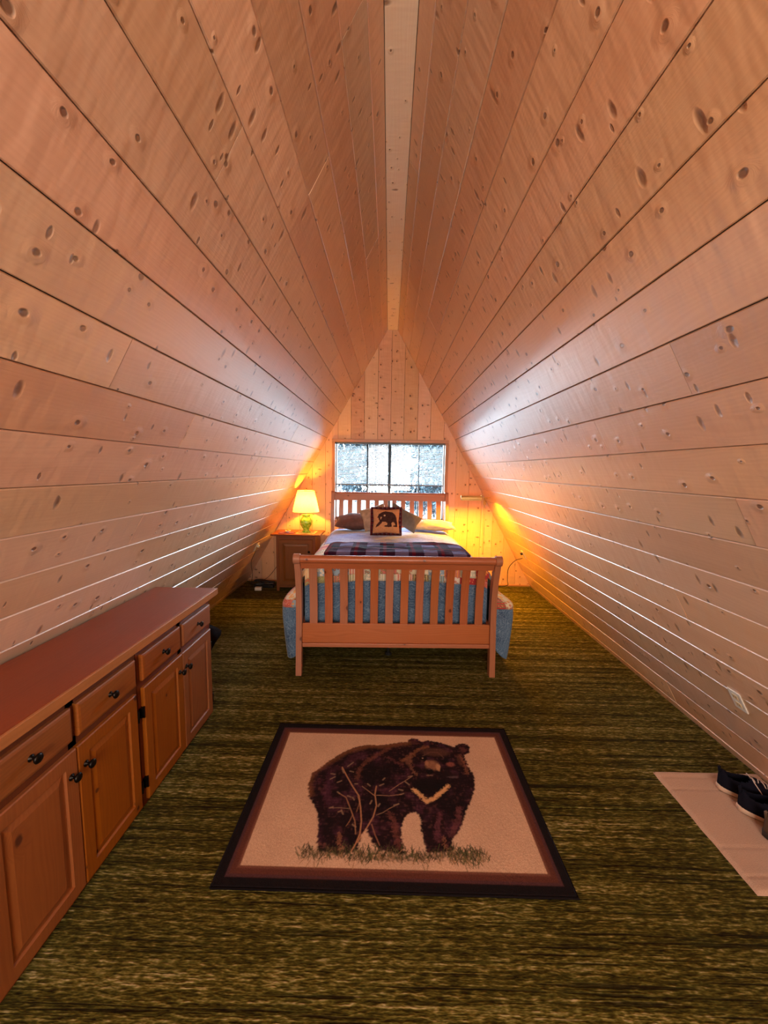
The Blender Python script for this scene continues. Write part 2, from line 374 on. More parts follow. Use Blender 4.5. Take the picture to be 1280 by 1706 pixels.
def quilt_top():
    g = N('pale_blue_crinkle_cotton'); uv = g.uv(); u, v, _ = g.sep(uv)
    wr = g.noise(g.comb(g.math('MULTIPLY', u, 5.0), g.math('MULTIPLY', v, 22.0)), 1.0, 4, 0.6, 0.8)
    fl = g.noise(uv, 34.0, 2)
    c = g.mix(g.mr(g.noise(uv, 2.4, 2), 0.4, 0.6), rgb(135, 155, 222), rgb(178, 192, 226))
    c = g.mix(g.mr(fl, 0.5, 0.66, 0, 0.45), c, rgb(92, 112, 185))
    c = g.mix(g.mr(wr, 0.52, 0.62, 0, 0.35), c, rgb(228, 234, 248))
    return g.out(c, 0.85, g.bump(wr, 0.7, 0.02), sheen=0.2)
M['qtop'] = quilt_top()
def plaid(name, sc1, light, mid, dark, red):
    g = N(name); u, v, _ = g.sep(g.uv())
    def st(x, f, ph, th): return g.math('GREATER_THAN', g.math('SINE', g.math('MULTIPLY_ADD', x, f, ph)), th)
    k = 2 * PI / sc1
    a = st(u, k, 0.6, 0.1); b = st(v, k, 0.3, 0.1)
    s_ = g.math('ADD', g.math('MULTIPLY', a, 0.5), g.math('MULTIPLY', b, 0.5))
    c = g.ramp(s_, [(0.0, dark), (0.4, mid), (0.9, light)], 'CONSTANT')
    l1 = st(u, k, -2.0, 0.93); l2 = st(v, k, -2.2, 0.90)
    c = g.mix(g.math('MULTIPLY', g.math('ADD', l1, l2, clamp=True), 0.75), c, red)
    tw = g.math('SINE', g.math('MULTIPLY', g.math('ADD', u, v), 900.0))
    return g.out(c, 0.9, g.bump(g.math('ADD', g.math('MULTIPLY', tw, 0.1), g.noise(g.uv(), 14.0, 3)), 0.35, 0.012), spec=0.15)
M['plaid'] = plaid('plum_plaid_flannel', 0.245, rgb(112, 106, 150), rgb(56, 28, 58), rgb(20, 10, 28), rgb(104, 16, 40))
M['plaid_s'] = plaid('small_plaid_trim', 0.05, rgb(96, 70, 76), rgb(66, 32, 38), rgb(34, 18, 26), rgb(120, 28, 40))
M['brownp'] = plain('brown_pillowcase', rgb(98, 66, 62), 0.85, bump=0.3, bscale=25, var=0.15)
M['olivep'] = plain('olive_tan_pillowcase', rgb(172, 142, 116), 0.85, bump=0.4, bscale=22, var=0.2)
M['greenp'] = plain('grey_green_pillowcase', rgb(108, 100, 92), 0.85, bump=0.3, bscale=25, var=0.12)
M['creamp'] = plain('cream_pillowcase', rgb(205, 186, 172), 0.85, bump=0.4, bscale=20, var=0.1)
M['sheet'] = plain('cream_sheet', rgb(205, 195, 182), 0.85, bump=0.3, bscale=20)
M['terry'] = plain('cream_terry_mat', (0.50, 0.33, 0.24, 1), 0.95, bump=0.8, bscale=220)
M['navy'] = plain('navy_suede', (0.006, 0.006, 0.013, 1), 0.9, bump=0.2, bscale=200, spec=0.1)
M['heel'] = plain('maroon_grey_mesh', (0.075, 0.035, 0.042, 1), 0.7, bump=0.4, bscale=300)
M['sole'] = plain('cream_rubber', (0.55, 0.40, 0.30, 1), 0.6)
M['lace'] = plain('pale_lace', (0.55, 0.42, 0.36, 1), 0.8)
M['brownshoe'] = plain('brown_leather', (0.085, 0.045, 0.025, 1), 0.55, bump=0.2, bscale=90)
M['outsole'] = plain('dark_rubber', (0.02, 0.012, 0.010, 1), 0.7)
M['purple'] = plain('purple_paper', rgb(120, 70, 120), 0.6, var=0.3, bscale=30)
M['cream'] = plain('cream_paper', rgb(214, 190, 150), 0.7)
M['orange'] = plain('orange_ceramic', rgb(230, 140, 60), 0.4)
M['bark'] = plain('bark', (0.10, 0.08, 0.07, 1), 0.9, bump=0.5, bscale=12)

# ================================================================== STRUCTURE
rnd = random.Random(4)
def plank_mesh(L, W, du, endgap=0.0008):
    g, b, d, t = 0.0016, 0.0028, 0.0045, 0.016
    prof = [(g, -t), (g, -d), (g + b, 0), (W - g - b, 0), (W - g, -d), (W - g, -t)]
    bm = bmesh.new(); uvl = bm.loops.layers.uv.verify()
    A = [bm.verts.new((endgap, y, z)) for y, z in prof]; B = [bm.verts.new((L - endgap, y, z)) for y, z in prof]
    fs = [bm.faces.new(A), bm.faces.new(B[::-1])]
    for i in range(6): fs.append(bm.faces.new((A[i], A[(i + 1) % 6], B[(i + 1) % 6], B[i])))
    bmesh.ops.recalc_face_normals(bm, faces=fs)
    for f in bm.faces:
        for lp in f.loops: lp[uvl].uv = (lp.vert.co.x + du, lp.vert.co.y)
    me = bpy.data.meshes.new('plank'); bm.to_mesh(me); bm.free(); me.materials.append(M['pine']); return me

def slope_matrix(side):
    n = math.sqrt(1 + T * T); d = Vector((side * T / n, 0, -1 / n)); X = Vector((0, -side * -1.0, 0)) if side > 0 else Vector((0, -1, 0))
    X = Vector((0, 1, 0)) if side > 0 else Vector((0, -1, 0))
    Z = X.cross(d)
    return Matrix(((X.x, d.x, Z.x, 0), (X.y, d.y, Z.y, 0), (X.z, d.z, Z.z, 0), (0, 0, 0, 1)))
ROWS = [0.0] + [0.1235 + 0.1935 * k for k in range(21)] + [H * math.sqrt(1 + T * T) + 0.004]
JOIST = [1.335 + 0.61 * k for k in range(-6, 7)]
for side, nm in ((-1, 'wall_left'), (1, 'wall_right')):
    R4 = slope_matrix(side); A0 = Vector((RX + side * RW, 0, H))
    bm = bmesh.new(); add_box(bm, -(D + 0.2) if side < 0 else YB - 0.2, -(YB - 0.2) if side < 0 else D + 0.2, -0.05, SL * H + 0.12, -0.06, -0.0175)
    w = finish(bm, nm, M['back']); w.matrix_world = Matrix.Translation(A0) @ R4
    w['kind'] = 'structure'
    meshes = {}
    for k in range(len(ROWS) - 1):
        s0, s1 = ROWS[k], ROWS[k + 1]
        cuts = [YB]
        known = {-1: {1: 1.64, 5: 1.37, 9: 1.345}, 1: {9: 1.32, 12: 3.7}}[side].get(k)
        start = rnd.choice(JOIST[:3])
        y = start
        while y < D - 0.8:
            if y > YB + 0.4: cuts.append(y)
            y += rnd.choice((2.44, 3.05, 3.66))
        if known is not None:
            cuts = [c for c in cuts if abs(c - known) > 1.3] + [known]; cuts.sort()
        else:
            cuts = [c for c in cuts if not (0.3 < c < 1.9)]
        cuts.append(D + 0.02)
        for a, b in zip(cuts, cuts[1:]):
            key = (round(b - a, 3), round(s1 - s0, 3)); vis = known is not None
            if key not in meshes: meshes[key] = plank_mesh(b - a, s1 - s0, 0.0, 0.0016 if vis and side < 0 else 0.0010)
            o = bpy.data.objects.new('plank', meshes[key]); COL.objects.link(o)
            ox = a if side > 0 else -b
            o.parent = w
            o.matrix_local = Matrix.Translation((ox, s0, rnd.uniform(-0.0012, 0.0010))) @ Matrix.Rotation(rnd.uniform(-0.003, 0.003), 4, 'X')
# ridge
bm = bmesh.new(); add_box(bm, RX - RW - 0.05, RX + RW + 0.05, YB - 0.2, D + 0.2, H + 0.03, H + 0.09)
ceil = finish(bm, 'ceiling', M['back'], axis=1); ceil['kind'] = 'structure'
for a, b in ((YB, 0.9), (0.9, 3.62), (3.62, D + 0.02)):
    box('ridge_board', RX - RW, RX + RW, a + 0.001, b - 0.001, H, H + 0.019, M['ridge'] if 'ridge' in M else M['pine'], ceil, axis=1, bevel=0.002)
# gable wall with its window opening
WX0, WX1, WZ0, WZ1 = -0.765, 0.785, 0.93, 2.03
def ztop(x): return H if abs(x - RX) <= RW else H - (abs(x - RX) - RW) / T
def gable_poly(x0, x1, z0=0.0, z1=None):
    xs = sorted({x0, x1} | {c for c in (RX - RW, RX + RW) if x0 < c < x1})
    if z1 is not None: return [(x0, z0), (x1, z0), (x1, z1), (x0, z1)]
    return [(x0, z0), (x1, z0)] + [(x, max(z0 + 0.0005, ztop(x))) for x in reversed(xs)]
bm = bmesh.new(); XL, XR = RX - RW - T * H, RX + RW + T * H
for p in (gable_poly(XL, WX0), gable_poly(WX1, XR), gable_poly(WX0, WX1, WZ1), gable_poly(WX0, WX1, 0, WZ0)): prism(bm, p, 1, D + 0.017, D + 0.13)
gab = finish(bm, 'wall_back', M['back']); gab['kind'] = 'structure'
JX = [-2.05, -1.83, -1.645, -1.46, -1.272, -1.085, -0.899, -0.723, -0.541, -0.357, -0.170, 0.012, 0.195, 0.385, 0.565, 0.757, 0.943, 1.131, 1.318, 1.488, 1.66, 1.845, 2.08]
for x0, x1 in zip(JX, JX[1:]):
    bm = bmesh.new(); a, b = x0 + 0.0008, x1 - 0.0008; a = max(a, XL + 0.002); b = min(b, XR - 0.002)
    if b <= WX0 or a >= WX1: prism(bm, gable_poly(a, b), 1, D, D + 0.016)
    else:
        prism(bm, gable_poly(a, b, WZ1), 1, D, D + 0.016); prism(bm, gable_poly(a, b, 0, WZ0), 1, D, D + 0.016)
        if a < WX0: prism(bm, gable_poly(a, WX0, WZ0, WZ1), 1, D, D + 0.016)
        if b > WX1: prism(bm, gable_poly(WX1, b, WZ0, WZ1), 1, D, D + 0.016)
    o = finish(bm, 'board', M['gable'], gab, axis=2, bevel=0.003, seg=1)
# rear gable
bm = bmesh.new(); prism(bm, [(XL - .05, -.05), (XR + .05, -.05), (RX + RW, H + .05), (RX - RW, H + .05)], 1, YB - 0.12, YB)
wf = finish(bm, 'wall_front', M['pine'], axis=0); wf['kind'] = 'structure'
# floor: slab and two carpet strips meeting at a seam
fl = box('floor', -2.3, 2.3, YB - 0.1, D + 0.12, -0.10, -0.012, M['back']); fl['kind'] = 'structure'
for a, b in ((YB, 1.741), (1.747, D)):
    box('carpet_strip', -2.07, 2.09, a, b, -0.012, 0.0, M['carpet'], fl, bevel=0.004)
bb = box('baseboard_back', XL + 0.02, XR - 0.02, D - 0.012, D, 0.0, 0.022, M['trim'], axis=0, bevel=0.004); bb['kind'] = 'structure'

# ---- window
g = N('window_glass'); tr = g.node('ShaderNodeBsdfTransparent'); gl = g.node('ShaderNodeBsdfGlossy'); gl.inputs['Roughness'].default_value = 0.02
fr_ = g.node('ShaderNodeFresnel'); fr_.inputs['IOR'].default_value = 1.4; mx = g.node('ShaderNodeMixShader')
g.l.new(fr_.outputs[0], mx.inputs[0]); g.l.new(tr.outputs[0], mx.inputs[1]); g.l.new(gl.outputs[0], mx.inputs[2])
g.l.new(mx.outputs[0], g.n['Material Output'].inputs[0]); M['glass'] = g.m
win = bmesh.new(); y0, y1 = D + 0.055, D + 0.095
for q in ((WX0, WX0 + 0.022, WZ0, WZ1), (WX1 - 0.022, WX1, WZ0, WZ1), (WX0, WX1, WZ0, WZ0 + 0.03), (WX0, WX1, WZ1 - 0.022, WZ1)):
    add_box(win, q[0], q[1], y0, y1, q[2], q[3])
win = finish(win, 'window_1', M['alu']); win['kind'] = 'structure'
for x, w_ in ((-0.310, 0.026), (0.005, 0.042), (0.420, 0.018)):
    box('mullion', x - w_ / 2, x + w_ / 2, y0 + 0.005, y1 - 0.005, WZ0 + 0.03, WZ1 - 0.022, M['mull'] if 'mull' in M else M['alu'], win, axis=2, bevel=0.002)
for a, b in ((WX0 + 0.022, -0.320), (-0.300, -0.012), (0.022, 0.414), (0.426, WX1 - 0.022)):
    box('pane', a, b, D + 0.073, D + 0.077, WZ0 + 0.03, WZ1 - 0.022, M['glass'], win)
for nm, q in (('casing', (WX0 - 0.04, WX1 + 0.04, WZ1 - 0.004, WZ1 + 0.036)), ('casing', (WX0 - 0.04, WX0 + 0.004, WZ0, WZ1 - 0.004)), ('casing', (WX1 - 0.004, WX1 + 0.04, WZ0, WZ1 - 0.004)), ('sill', (WX0 - 0.06, WX1 + 0.06, WZ0 - 0.03, WZ0))):
    box(nm, q[0], q[1], D - (0.016 if nm == 'casing' else 0.04), D - 0.0005, q[2], q[3], M['trim'], win, axis=0 if q[1] - q[0] > 1 else 2, bevel=0.003)
bm = bmesh.new()
add_box(bm, WX0 - .001, WX0 + .004, D, y0, WZ0, WZ1); add_box(bm, WX1 - .004, WX1 + .001, D, y0, WZ0, WZ1); add_box(bm, WX0, WX1, D, y0, WZ1 - .004, WZ1 + .001); add_box(bm, WX0, WX1, D, y0, WZ0 - .001, WZ0 + .004)
finish(bm, 'jamb', M['trim'], win)

# ---- venetian blind
bl = empty('venetian_blind', (0.01, D + 0.028, WZ1), 'pale blue slatted venetian blind lowered most of the way over the gable window', 'blind')
g = N('blind_slat'); 
M['slat'] = g.out((0.016, 0.045, 0.060, 1), 0.5)
M['rail'] = plain('blind_rail', (0.10, 0.13, 0.16, 1), 0.5)
def bbox(name, x0, x1, yy0, yy1, z0, z1, mat, **k):     # box given in room axes, stored relative to the blind
    return box(name, x0 - 0.01, x1 - 0.01, yy0, yy1, z0 - WZ1, z1 - WZ1, mat, bl, **k)
bbox('head_rail', WX0 + 0.01, WX1 - 0.01, -0.02, 0.016, WZ1 - 0.028, WZ1 - 0.005, M['rail'], bevel=0.003)
bbox('bottom_rail', WX0 + 0.012, WX1 - 0.022, -0.014, 0.014, 1.422, 1.444, M['rail'], bevel=0.004)
bm = bmesh.new(); z = 1.462; tl = math.radians(9)
while z < WZ1 - 0.035:
    P = []
    for k in range(4):
        q = k / 3 - 0.5; yy = q * 0.025 * math.cos(tl); zz = z - WZ1 + q * 0.025 * math.sin(tl) + 0.0016 * (1 - 4 * q * q)
        P.append([bm.verts.new((x, yy, zz)) for x in (WX0 + 0.012, WX1 - 0.032)])
    for k in range(3): bm.faces.new((P[k][0], P[k][1], P[k + 1][1], P[k + 1][0]))
    z += 0.0195
sl = finish(bm, 'slats', M['slat'], bl, smooth=True); sl['kind'] = 'stuff'
for x in (-0.58, -0.20, 0.23, 0.63):
    tube_obj('ladder_cord', [(x, -0.013, -0.03), (x, -0.013, 1.44 - WZ1)], 0.0016, M['slat'], bl, 5)
tube_obj('wand', [(-0.31, -0.024, -0.03), (-0.312, -0.026, -0.68)], 0.004, M['rail'], bl, 6)

# ================================================================== BED
bed = empty('sleigh_bed', (0.08, 2.97, 0), 'reddish brown slatted sleigh bed standing below the gable window', 'bed', rz=0.027)
BM_ = Matrix.Translation((0.08, 2.97, 0)) @ Matrix.Rotation(0.027, 4, 'Z')
def curve_y(z, top, out):                     # sleigh curve: local y of the centre line at height z; out = -1 foot, +1 head
    t = z / top
    c = np.interp(t, [0, 0.12, 0.27, 0.42, 0.58, 0.72, 0.84, 0.93, 1.0], [0.022, 0.012, 0.0, -0.012, -0.016, -0.008, 0.014, 0.042, 0.062])
    return out * float(c)
def strip(bm, x0, x1, z0, z1, top, out, yo, th, n=10):
    A = []
    for i in range(n + 1):
        z = z0 + (z1 - z0) * i / n; y = yo + curve_y(z, top, out)
        A.append([bm.verts.new((x, y + s * th / 2, z)) for x in (x0, x1) for s in (-1, 1)])
    fs = [bm.faces.new((A[0][0], A[0][1], A[0][3], A[0][2])), bm.faces.new((A[-1][0], A[-1][2], A[-1][3], A[-1][1]))]
    for p, q in zip(A, A[1:]):
        for i, j in ((0, 1), (1, 3), (3, 2), (2, 0)): fs.append(bm.faces.new((p[i], p[j], q[j], q[i])))
    bmesh.ops.recalc_face_normals(bm, faces=fs)
def end_board(name, yo, top, out, zr0, zr1, slat_z0):
    root = bpy.data.objects.new(name, None); COL.objects.link(root); root.parent = bed; root.empty_display_size = 0.05
    for s in (-1, 1):
        bm = bmesh.new(); xa = s * 0.777
        strip(bm, xa - 0.0235, xa + 0.0235, 0.0, top - 0.02, top, out, yo, 0.062, 16)
        n = 20; yc = yo + curve_y(top - 0.02, top, out) + out * 0.012; zc = top - 0.025; R = 0.040
        A = [[bm.verts.new((xa + e, yc + R * math.cos(2 * PI * k / n), zc + R * math.sin(2 * PI * k / n))) for k in range(n)] for e in (-0.0255, 0.0255)]
        fs = [bm.faces.new(A[0]), bm.faces.new(A[1][::-1])] + [bm.faces.new((A[0][k], A[1][k], A[1][(k + 1) % n], A[0][(k + 1) % n])) for k in range(n)]
        bmesh.ops.recalc_face_normals(bm, faces=fs)
        finish(bm, 'post', M['bed'], root, axis=2, bevel=0.003)
    # rolled top rail with its flat lower lip
    bm = bmesh.new(); n = 20; yc = yo + curve_y(top - 0.02, top, out) + out * 0.012; zc = top - 0.027; R = 0.031
    A = [[bm.verts.new((x, yc + R * math.cos(2 * PI * k / n), zc + R * math.sin(2 * PI * k / n))) for k in range(n)] for x in (-0.752, 0.752)]
    fs = [bm.faces.new(A[0]), bm.faces.new(A[1][::-1])] + [bm.faces.new((A[0][k], A[1][k], A[1][(k + 1) % n], A[0][(k + 1) % n])) for k in range(n)]
    bmesh.ops.recalc_face_normals(bm, faces=fs)
    strip(bm, -0.753, 0.753, top - 0.108, top - 0.03, top, out, yo, 0.026, 4)
    o = finish(bm, 'top_rail', M['bed'], root, axis=0, bevel=0.002)
    bm = bmesh.new(); strip(bm, -0.753, 0.753, zr0, zr1, top, out, yo, 0.024, 3); finish(bm, 'bottom_rail', M['bed'], root, axis=0, bevel=0.004)
    bm = bmesh.new(); strip(bm, -0.753, 0.753, zr0 - 0.034, zr0, top, out, yo, 0.042, 2); finish(bm, 'rail_moulding', M['bed'], root, axis=0, bevel=0.006)
    gap = (1.506 - 12 * 0.062) / 13
    sm = None
    for i in range(12):
        x = -0.753 + gap + i * (0.062 + gap)
        if sm is None:
            bm = bmesh.new(); strip(bm, 0, 0.062, slat_z0, top - 0.106, top, out, yo, 0.014, 8)
            s0 = finish(bm, 'slat', M['bed'], root, axis=2, bevel=0.002); s0.location.x = x; sm = s0
        else:
            o = sm.copy(); COL.objects.link(o); o.parent = root; o.location.x = x
    return root
end_board('footboard', 0.0, 0.985, -1, 0.262, 0.418, 0.416)
end_board('headboard', 2.24, 1.335, 1, 0.30, 0.70, 0.695)
for s in (-1, 1):
    box('side_rail', s * 0.765 - 0.013, s * 0.765 + 0.013, 0.035, 2.215, 0.24, 0.40, M['bed'], bed, axis=1, bevel=0.004)
bm = bmesh.new(); tube(bm, [(-0.05, 0.33, 0.0), (-0.05, 0.33, 0.30)], 0.011, 12); finish(bm, 'support_leg', M['steel'], bed, smooth=True)
bm = bmesh.new(); lathe(bm, [(0, 0), (0.030, 0), (0.030, 0.010), (0.016, 0.022), (0, 0.022)], 16, (-0.05, 0.33, 0)); finish(bm, 'leveling_foot', M['black'], bed, smooth=False)
box('centre_beam', -0.075, -0.035, 0.04, 2.2, 0.285, 0.33, M['bed'], bed, axis=1)
box('box_spring', -0.745, 0.745, 0.155, 2.17, 0.33, 0.56, M['sheet'], bed, bevel=0.03)
box('mattress', -0.745, 0.745, 0.165, 2.17, 0.56, 0.83, M['sheet'], bed, bevel=0.05, seg=4)

# ---- quilt
QT = 0.868
def qpos(a, b):
    """a: arc length across (0 = middle), b: arc length from the head towards the foot"""
    s = abs(a); sg = 1 if a >= 0 else -1
    Lf = 1.84; r = 0.06                       # flat length, foot fold radius
    wrap = 0.0
    if s > 0.895 and b > 1.86: wrap = b - 1.86; b = 1.86      # side drape turns round the foot corner
    # along
    if b < Lf: y = 2.02 - b; dz = 0.0; front = 0.0
    elif b < Lf + r * PI / 2: t = (b - Lf) / r; y = 2.02 - Lf - r * math.sin(t) * 0.9; dz = r * (1 - math.cos(t)); front = 0
    else: q = b - Lf - r * PI / 2; y = 2.02 - Lf - r * 0.9 - 0.01 * math.sin(q * 4); dz = r + q; front = q
    if wrap: y = 2.02 - 1.86 - 0.05 * math.sin(min(wrap / 0.05, PI / 2)); dz = 0.0; front = 0.0
    # across
    A0 = 0.66; R = 0.15
    if s < A0: x = s; z = QT + 0.025 * math.cos(s / A0 * PI / 2)
    elif s < A0 + R * PI / 2: t = (s - A0) / R; x = A0 + R * math.sin(t); z = QT - R * (1 - math.cos(t))
    else:
        q = s - A0 - R * PI / 2; k = min(1, q / 0.20); k = k * k * (3 - 2 * k); foot = max(0.0, 1 - y / 0.9)
        x = A0 + R + (0.085 + 0.065 * foot) * k * (1.0 - 0.30 * min(1, max(0, (q - 0.3) / 0.4))); z = QT - R - q * 0.985
        x += 0.018 * math.sin(y * 11 + sg * 1.3) * min(1, q / 0.3) + 0.010 * math.sin(y * 27) * min(1, q / 0.5)
        if sg > 0: x += 0.045 * k
    if wrap:
        t = wrap / 0.05; x -= 0.05 * (1 - math.cos(t)) if t < PI / 2 else 0.05 + wrap - 0.05 * PI / 2
        x = max(x, 0.805); y += 0.012 * math.sin(q * 9)
    z -= dz
    n1 = noise.noise(Vector((a * 3.0, b * 3.4, 1.3))); n2 = noise.noise(Vector((a * 8, b * 11, 4.0)))
    amp = 1.0 if dz < 0.01 else 0.35
    z += (n1 * 0.014 + n2 * 0.006) * amp
    hem = 0.055 + 0.015 * math.sin(y * 7 + sg) + 5.5 * max(0, wrap - 0.03) ** 2
    z = max(z, hem) if s > 0.9 else z
    if front > 0: y += n1 * 0.010; z = max(z, 0.335)
    return (sg * x, y, z)
AA = np.concatenate([np.linspace(-1.56, -0.92, 27), np.linspace(-0.89, 0.89, 72), np.linspace(0.92, 1.56, 27)])
BB = np.linspace(0.0, 2.42, 100)
QP = np.array([[qpos(a, b) for b in BB] for a in AA]); QUV = np.array([[(a, b) for b in BB] for a in AA])
ac = (AA[1:] + AA[:-1]) / 2; bc = (BB[1:] + BB[:-1]) / 2
Ag, Bg = np.meshgrid(ac, bc, indexing='ij'); Aq = np.abs(Ag)
valid = ~((Aq > 0.775) & (Aq < 0.897) & (Bg > 1.92)) & ~((Aq > 0.895) & (Bg > 2.07))
blue = valid & ((Aq > 1.11) | ((Bg > 2.02) & (Aq < 0.78))) & ~((Aq < 0.78) & (Bg > 2.40))
patch = valid & ~blue & ((Aq > 0.74) | (Bg > 0.97))
ctr = valid & ~blue & ~patch
q0 = grid_mesh('quilt', QP, QUV, M['qtop'], None, mask=ctr)
tag(q0, 'rumpled pale blue quilt with floral patchwork and denim blue edge over the bed', 'quilt')
q1 = grid_mesh('patchwork_band', QP, QUV, M['patch'], q0, mask=patch); tag(q1, 'band of red, cream and tan floral cotton squares')
q2 = grid_mesh('paisley_border', QP, QUV, M['paisley'], q0, mask=blue); tag(q2, 'denim blue paisley cotton hanging to the floor')
for q in (q0, q1, q2): solidify(q, 0.012, 1.0)
q0.matrix_world = BM_

# ---- folded plaid throw
def slab(name, cx, cy, cz, w, d, h, mat, rz=0.0, wr=0.01, nu=60, nv=34, seed=0.0, e=5.0, uvs=1.0):
    P = []; UV = []
    for i in range(nu):
        t = 2 * PI * i / nu; row = []; ur = []
        c, s = math.cos(t), math.sin(t)
        x0 = (abs(c) ** (2 / e)) * (1 if c > 0 else -1) * w / 2; y0 = (abs(s) ** (2 / e)) * (1 if s > 0 else -1) * d / 2
        for j in range(nv):
            q = j / (nv - 1); k = nv * 0.5
            rr = min(1, (q * 2) if q < .5 else (2 - q * 2)); rr = rr ** 0.75
            edge = 1 - max(0, (rr - 0.86) / 0.14) ** 2 * 0.5
            x = x0 * min(rr * 1.0, 1); y = y0 * min(rr, 1)
            zz = (h / 2) * (1 - rr ** 9) ** 0.5 if rr < 1 else 0
            z = -zz if q < .5 else zz
            nn = noise.noise(Vector((x * 3.2 + seed, y * 13, 2.0))) * wr + noise.noise(Vector((x * 13 + seed, y * 9, 5.0))) * wr * 0.4
            if z > 0: z += nn
            row.append((x + nn * 0.3, y + noise.noise(Vector((x * 5 + seed, 0, 3))) * 0.02, z)); ur.append((x * uvs, (y + (0 if q > .5 else 3)) * uvs))
        P.append(row); UV.append(ur)
    o = grid_mesh(name, P, UV, mat, None, closed_u=True); o.matrix_world = BM_ @ Matrix.Translation((cx, cy, cz)) @ Matrix.Rotation(rz, 4, 'Z')
    return o
th = slab('throw_blanket', 0.01, 0.415, QT + 0.066, 1.26, 0.50, 0.070, M['plaid'], rz=-0.012, wr=0.020, nu=120, nv=60, e=14)
tag(th, 'plum and lilac plaid throw folded into a long band across the foot of the quilt', 'blanket')

# ---- pillows
def pillow(name, w, h, t, mat, loc, rot, seed, wr=0.012, label='', flange=None, mat2=None, e=0.55, colors=None, n=40):
    """cushion in its own xy plane, thickness along z"""
    def P_(side):
        A = []; U = []
        for i in range(n + 1):
            r = []; ur = []
            for j in range(n + 1):
                u = i / n * 2 - 1; v = j / n * 2 - 1
                k = max(0.0, (1 - u * u) * (1 - v * v)) ** e
                pin = 1 - 0.09 * (1 - abs(u * v)) * max(abs(u), abs(v)) ** 2
                x = u * w / 2 * pin; y = v * h / 2 * pin
                z = side * t / 2 * k
                q = noise.noise(Vector((x * 7 + seed, y * 7, side * 2.0 + seed))) + 0.5 * noise.noise(Vector((x * 17 + seed, y * 15, side + seed)))
                z += side * abs(k) ** 0.6 * q * wr; x += q * wr * 0.3
                r.append((x, y, z)); ur.append((x, y))
            A.append(r); U.append(ur)
        return A, U
    A, U = P_(1); B, UB = P_(-1)
    root = empty(name, (0, 0, 0), label, 'pillow')
    P = np.concatenate([np.array(A), np.array(B)[::-1]], 0)
    c = None
    if colors is not None:
        back = np.tile(np.array(colors[0, 0]), (n + 1, n + 1, 1)); c = np.concatenate([colors, back], 0)
    o = grid_mesh('cushion', P, np.concatenate([np.array(U), np.array(UB)[::-1]], 0), mat, root, colors=c)
    # close the two open rims by welding
    bm = bmesh.new(); bm.from_mesh(o.data); bmesh.ops.remove_doubles(bm, verts=bm.verts, dist=0.0006); bmesh.ops.recalc_face_normals(bm, faces=bm.faces); bm.to_mesh(o.data); bm.free()
    if flange:
        bm = bmesh.new(); uvl = bm.loops.layers.uv.verify()
        fw, F = flange, []
        m = 14
        ring = []
        for k in range(4 * m):
            sd, q = divmod(k, m); q = q / m * 2 - 1
            p = [(q, -1), (1, q), (-q, 1), (-1, -q)][sd]; ring.append(p)
        R = []
        for s in (0.9, 1.0 + 2 * fw / w):
            R.append([bm.verts.new((p[0] * w / 2 * s, p[1] * h / 2 * s, 0.006 * math.sin(k * 1.9) * (s > 1))) for k, p in enumerate(ring)])
        for k in range(4 * m):
            f = bm.faces.new((R[0][k], R[0][(k + 1) % (4 * m)], R[1][(k + 1) % (4 * m)], R[1][k]))
            for lp in f.loops: lp[uvl].uv = (lp.vert.co.x, lp.vert.co.y)
        bmesh.ops.recalc_face_normals(bm, faces=bm.faces)
        me = bpy.data.meshes.new('flange'); bm.to_mesh(me); bm.free(); fo = link('flange', me, mat2, root); solidify(fo, 0.008, 0); tag(fo, 'dark plaid fabric edging')
    root.matrix_world = BM_ @ Matrix.Translation(loc) @ (Matrix.Rotation(rot[2], 4, 'Z') @ Matrix.Rotation(rot[0], 4, 'X') @ Matrix.Rotation(rot[1], 4, 'Z'))
    return root
R_ = math.radians
pillow('pillow', 0.62, 0.37, 0.19, M['brownp'], (-0.40, 1.93, QT + 0.115), (R_(12), 0, R_(4)), 1.0, label='flat dark brown pillow at the left of the bed below the headboard')
pillow('pillow', 0.62, 0.37, 0.12, M['creamp'], (0.51, 1.90, QT + 0.085), (R_(5), R_(4), R_(-8)), 2.0, label='flat cream pillow at the right edge of the bed below the headboard')
pillow('pillow', 0.32, 0.27, 0.13, M['olivep'], (-0.20, 1.665, QT + 0.205), (R_(72), R_(17), R_(6)), 3.0, wr=0.035, label='crumpled tan pillow peeking out to the left of the bear pillow')
pillow('pillow', 0.40, 0.21, 0.12, M['greenp'], (0.15, 1.645, QT + 0.205), (R_(72), R_(-28), R_(-4)), 4.0, wr=0.014, label='grey green pillow sloping down to the right of the bear pillow')

def inpoly(U, V, poly):
    r = np.zeros(U.shape, bool); n = len(poly)
    for i in range(n):
        (x0, y0), (x1, y1) = poly[i], poly[(i + 1) % n]
        if y0 == y1: continue
        c = ((y0 > V) != (y1 > V)) & (U < (x1 - x0) * (V - y0) / (y1 - y0) + x0)
        r ^= c
    return r
def smooth_noise(shape, cells, seed):
    rs = np.random.RandomState(seed); g_ = rs.rand(cells[0] + 2, cells[1] + 2)
    i = np.linspace(0, cells[0], shape[0]); j = np.linspace(0, cells[1], shape[1]); a = i.astype(int); b = j.astype(int)
    fi = (i - a)[:, None]; fj = (j - b)[None, :]; fi = fi * fi * (3 - 2 * fi); fj = fj * fj * (3 - 2 * fj)
    return (g_[a][:, b] * (1 - fi) + g_[a + 1][:, b] * fi) * (1 - fj) + (g_[a][:, b + 1] * (1 - fi) + g_[a + 1][:, b + 1] * fi) * fj
C3 = lambda r, g, b: np.array([lin(r), lin(g), lin(b)])
